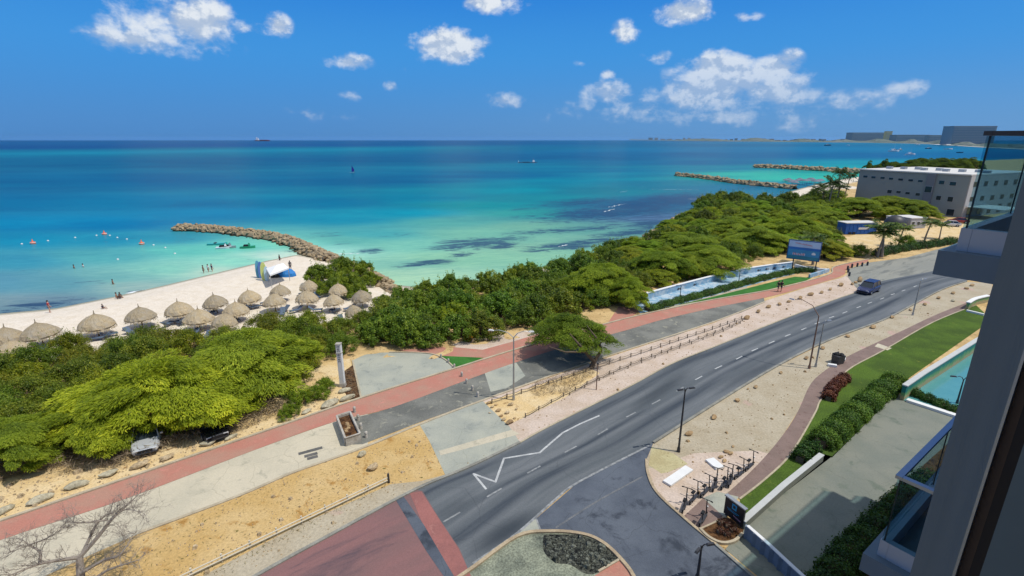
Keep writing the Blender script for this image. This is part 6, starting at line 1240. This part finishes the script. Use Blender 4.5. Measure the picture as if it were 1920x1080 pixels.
tgl = bpy.data.materials.new('balustrade_glass'); nt = nodes(tgl); tr = N(nt, 'ShaderNodeBsdfTransparent'); tr.inputs[0].default_value = (.66, .79, .83, 1); gs = N(nt, 'ShaderNodeBsdfGlossy'); gs.inputs['Roughness'].default_value = .03; gs.inputs[0].default_value = (.8, .9, .9, 1); fr = N(nt, 'ShaderNodeFresnel'); fr.inputs[0].default_value = 1.18; mx = N(nt, 'ShaderNodeMixShader'); o_ = N(nt, 'ShaderNodeOutputMaterial'); gb = N(nt, 'ShaderNodeNewGeometry'); fm = N(nt, 'ShaderNodeMath', operation='SUBTRACT', use_clamp=True); L(nt, fr.outputs[0], fm.inputs[0]); L(nt, gb.outputs['Backfacing'], fm.inputs[1]); L(nt, fm.outputs[0], mx.inputs[0]); L(nt, tr.outputs[0], mx.inputs[1]); L(nt, gs.outputs[0], mx.inputs[2]); L(nt, mx.outputs[0], o_.inputs[0])
S0 = 5.94
for f_, zr_ in enumerate((22.07, 18.60, 15.15, 11.7, 8.25, 4.8)):
    bal = hq(S0-.1, 40, .34, 1.36, zr_-1.28, zr_-1.05).build('balcony', slabm, ht)
    hq(S0, 40, 1.18, 1.26, zr_-1.048, zr_-.84).build('base_panel', wallp, bal); hq(S0, S0+.08, .36, 1.178, zr_-1.048, zr_-.84).build('base_panel', wallp, bal)
    hq(S0, 40, 1.235, 1.25, zr_-.838, zr_-.04).build('glass_panel', tgl, bal); hq(S0, S0+.015, .36, 1.233, zr_-.838, zr_-.04).build('glass_panel', tgl, bal)
    hq(S0-.02, 40, 1.21, 1.27, zr_-.038, zr_).build('handrail', alu if f_ else metald, bal); hq(S0-.02, S0+.04, .36, 1.208, zr_-.038, zr_).build('handrail', alu if f_ else metald, bal)
    for s_ in [S0+.02]+list(np.arange(S0+1.6, 39, 3.)): hq(s_-.006, s_+.006, 1.222, 1.234, zr_-.838, zr_-.04).build('rail_post', metald, bal)
wf = empty('window_frame', E3*2.19+Vector((0, 0, 20.2)), 'dark window frame and reveal at the right edge of the view', 'window frame'); wo = wf.location.copy()
def wq_(s0, s1, n0, n1, z0, z1): 
    m_ = hq(s0, s1, n0, n1, z0, z1); m_.v = [v-wo for v in m_.v]; return m_
rvm = bpy.data.materials.new('reveal_blue'); nt = nodes(rvm); n1 = noise(nt, wpos(nt, 14, 14, .25), 1.5, 5, .6); n2 = noise(nt, wpos(nt), 1.1, 4, .6); finish(nt, mixc(nt, ramp(nt, n2, .35, .7), mixc(nt, n1, (.085, .13, .16, 1), (.135, .19, .225, 1)), (.13, .17, .19, 1)), .55, n1, .2, .01, spec=.4)
wq_(2.19, 2.9, .232, .35, 17.5, 24).build('outer_reveal', rvm, wf); wq_(2.14, 2.9, .224, .2315, 17.5, 24).build('edge_trim', alu, wf)
wq_(2.17, 2.9, .196, .2235, 17.5, 24).build('brown_seal', plain('brown_seal', (.08, .055, .04, 1), .7), wf); wq_(2.16, 2.9, .168, .1955, 17.5, 24).build('gasket', blk, wf); wq_(2.15, 2.9, -1.2, .1675, 17.5, 24).build('inner_frame', plain('inner_frame', (.10, .15, .17, 1), .6), wf)
# remove unused prototypes
for k, lst in protos.items():
    for o in lst:
        if o.name not in USED:
            for ch in list(o.children): bpy.data.objects.remove(ch)
            bpy.data.objects.remove(o)
# ------------------------------------------------------------ light
SUN_EL, SUN_AZ = R(62), R(105)
sd_ = Vector((math.cos(SUN_EL)*math.sin(SUN_AZ), math.cos(SUN_EL)*math.cos(SUN_AZ), math.sin(SUN_EL)))
ld = bpy.data.lights.new('sun', 'SUN'); ld.energy = 3.3; ld.angle = R(.5); ld.color = (1, .95, .87); lo = bpy.data.objects.new('sun', ld); COL.objects.link(lo); lo.rotation_euler = sd_.to_track_quat('Z', 'Y').to_euler(); lo.location = (0, 0, 300)
w = bpy.data.worlds.new('World'); scene.world = w; w.use_nodes = True; nt = w.node_tree; nt.nodes.clear()
sky = N(nt, 'ShaderNodeTexSky', sky_type='NISHITA'); sky.sun_disc = False; sky.sun_elevation = SUN_EL; sky.sun_rotation = SUN_AZ; sky.air_density = 1.; sky.dust_density = .6; sky.ozone_density = 3.; sky.altitude = 20
tc = N(nt, 'ShaderNodeTexCoord'); nrm = N(nt, 'ShaderNodeVectorMath', operation='NORMALIZE'); L(nt, tc.outputs['Generated'], nrm.inputs[0]); sp_ = N(nt, 'ShaderNodeSeparateXYZ'); L(nt, nrm.outputs[0], sp_.inputs[0])
az = N(nt, 'ShaderNodeMath', operation='ARCTAN2'); L(nt, sp_.outputs[0], az.inputs[0]); L(nt, sp_.outputs[1], az.inputs[1]); el = N(nt, 'ShaderNodeMath', operation='ARCSINE'); L(nt, sp_.outputs[2], el.inputs[0])
cv = N(nt, 'ShaderNodeCombineXYZ'); L(nt, az.outputs[0], cv.inputs[0]); L(nt, el.outputs[0], cv.inputs[1])
clouds = [(335, 40, 125, 75, .8), (260, 75, 110, 28, .62), (400, 40, 60, 70, .6), (460, 52, 50, 22, .6), (520, 48, 30, 26, .7), (648, 116, 50, 19, .75), (840, 85, 72, 38, 1.2), (925, 5, 65, 24, 1.), (735, 162, 16, 14, .7), (660, 180, 26, 12, .3), (945, 188, 48, 17, .7), (1140, 140, 15, 13, .8), (1135, 175, 50, 30, .85), (1172, 62, 28, 26, .6),
          (1277, 24, 58, 26, 1.1), (1400, 33, 32, 12, .45), (1235, 107, 36, 14, .5), (1345, 132, 80, 42, 1.25), (1330, 170, 130, 50, 1.), (1455, 130, 52, 40, 1.2), (1440, 170, 95, 45, .95), (1395, 150, 80, 40, .9), (1260, 185, 60, 24, .7), (1220, 205, 160, 28, .5), (1380, 215, 160, 28, .5), (1700, 165, 46, 22, .6), (1600, 190, 90, 26, .4), (1090, 118, 18, 8, .45), (1060, 210, 60, 20, .4), (760, 130, 16, 9, .3), (600, 215, 90, 14, .28), (1520, 225, 140, 24, .4)]
mxv = None
def addr(u, v):
    x_, f_, d_ = ray(u, v); l_ = math.sqrt(x_*x_+f_*f_+d_*d_); return math.atan2(x_, f_), math.asin(d_/l_)
for u, v, wa, wh_, s in clouds:
    a0, e0 = addr(u, v); a1, _ = addr(u+wa, v); _, e1 = addr(u, v-wh_)
    sb_ = N(nt, 'ShaderNodeVectorMath', operation='SUBTRACT'); L(nt, cv.outputs[0], sb_.inputs[0]); sb_.inputs[1].default_value = (a0, e0, 0)
    ml = N(nt, 'ShaderNodeVectorMath', operation='MULTIPLY'); L(nt, sb_.outputs[0], ml.inputs[0]); ml.inputs[1].default_value = (1/abs(a1-a0)/1.25, 1/abs(e1-e0)/1.25, 0)
    ln_ = N(nt, 'ShaderNodeVectorMath', operation='LENGTH'); L(nt, ml.outputs[0], ln_.inputs[0])
    q_ = N(nt, 'ShaderNodeMath', operation='MULTIPLY_ADD'); L(nt, ln_.outputs['Value'], q_.inputs[0]); q_.inputs[1].default_value = -s; q_.inputs[2].default_value = s
    if mxv is None: mxv = q_.outputs[0]
    else: k_ = N(nt, 'ShaderNodeMath', operation='MAXIMUM'); L(nt, mxv, k_.inputs[0]); L(nt, q_.outputs[0], k_.inputs[1]); mxv = k_.outputs[0]
cs_ = N(nt, 'ShaderNodeVectorMath', operation='MULTIPLY'); L(nt, cv.outputs[0], cs_.inputs[0]); cs_.inputs[1].default_value = (1, 1.35, 1)
cn = noise(nt, cs_.outputs[0], 17, 10, .6, .1); off = N(nt, 'ShaderNodeVectorMath', operation='ADD'); L(nt, cs_.outputs[0], off.inputs[0]); off.inputs[1].default_value = (.006, .016, 0); cn2 = noise(nt, off.outputs[0], 17, 10, .6, .1)
dn = N(nt, 'ShaderNodeMath', operation='MULTIPLY_ADD'); L(nt, cn, dn.inputs[0]); dn.inputs[1].default_value = 2.0; dn.inputs[2].default_value = -1.12
dm = N(nt, 'ShaderNodeMath', operation='ADD'); L(nt, dn.outputs[0], dm.inputs[0]); L(nt, mxv, dm.inputs[1])
alpha = ramp(nt, dm.outputs[0], .0, .62); gate = ramp(nt, mxv, .0, .18); am = N(nt, 'ShaderNodeMath', operation='MULTIPLY'); L(nt, alpha, am.inputs[0]); L(nt, gate, am.inputs[1]); am2 = N(nt, 'ShaderNodeMath', operation='MULTIPLY'); L(nt, am.outputs[0], am2.inputs[0]); L(nt, ramp(nt, el.outputs[0], .02, .2, .45, .95), am2.inputs[1])
lt_ = N(nt, 'ShaderNodeMath', operation='SUBTRACT'); L(nt, cn, lt_.inputs[0]); L(nt, cn2, lt_.inputs[1])
SKYK = .1
ccol = mixc(nt, ramp(nt, lt_.outputs[0], -.07, .07), (4.3, 5.2, 6.6, 1), (7.6, 8.0, 8.4, 1))
hor = mixc(nt, ramp(nt, az.outputs[0], -.7, .75), (.42, 2.2, 5.6, 1), (.95, 2.85, 5.9, 1))
low = mixc(nt, ramp(nt, el.outputs[0], 0., .16), hor, (.35, 2.7, 6.9, 1))
mid = mixc(nt, ramp(nt, el.outputs[0], .13, .34), low, (.0, 1.6, 6.5, 1))
top = mixc(nt, ramp(nt, el.outputs[0], .36, .75), mid, (4.7, 5.3, 6.2, 1))  # sky above the view, made whiter to fill and neutralise the shadows
skc = mixc(nt, .93, sky.outputs[0], top)
bg_ = N(nt, 'ShaderNodeBackground'); L(nt, mixc(nt, am2.outputs[0], skc, ccol), bg_.inputs[0]); bg_.inputs[1].default_value = SKYK
ow = N(nt, 'ShaderNodeOutputWorld'); L(nt, bg_.outputs[0], ow.inputs[0])
scene.view_settings.view_transform = 'Standard'; scene.view_settings.look = 'None'; scene.view_settings.gamma = 1; scene.view_settings.use_curve_mapping = False; scene.view_settings.exposure = .1
scene.cycles.max_bounces = 6; scene.cycles.transparent_max_bounces = 12
# ------------------------------------------------------------ air
hz = MB().box((0, 8000, 62), (44000, 46000, 136)).build('haze'); hz['kind'] = 'stuff'; tag(hz, 'thin blue sea haze over the water and far shore', 'haze')
hm = bpy.data.materials.new('haze'); nt = nodes(hm); pv = N(nt, 'ShaderNodeVolumePrincipled'); pv.inputs['Color'].default_value = (.38, .68, 1, 1); pv.inputs['Density'].default_value = 1.6e-5; pv.inputs['Anisotropy'].default_value = .3
oo = N(nt, 'ShaderNodeOutputMaterial'); L(nt, pv.outputs[0], oo.inputs['Volume']); hz.data.materials.append(hm)
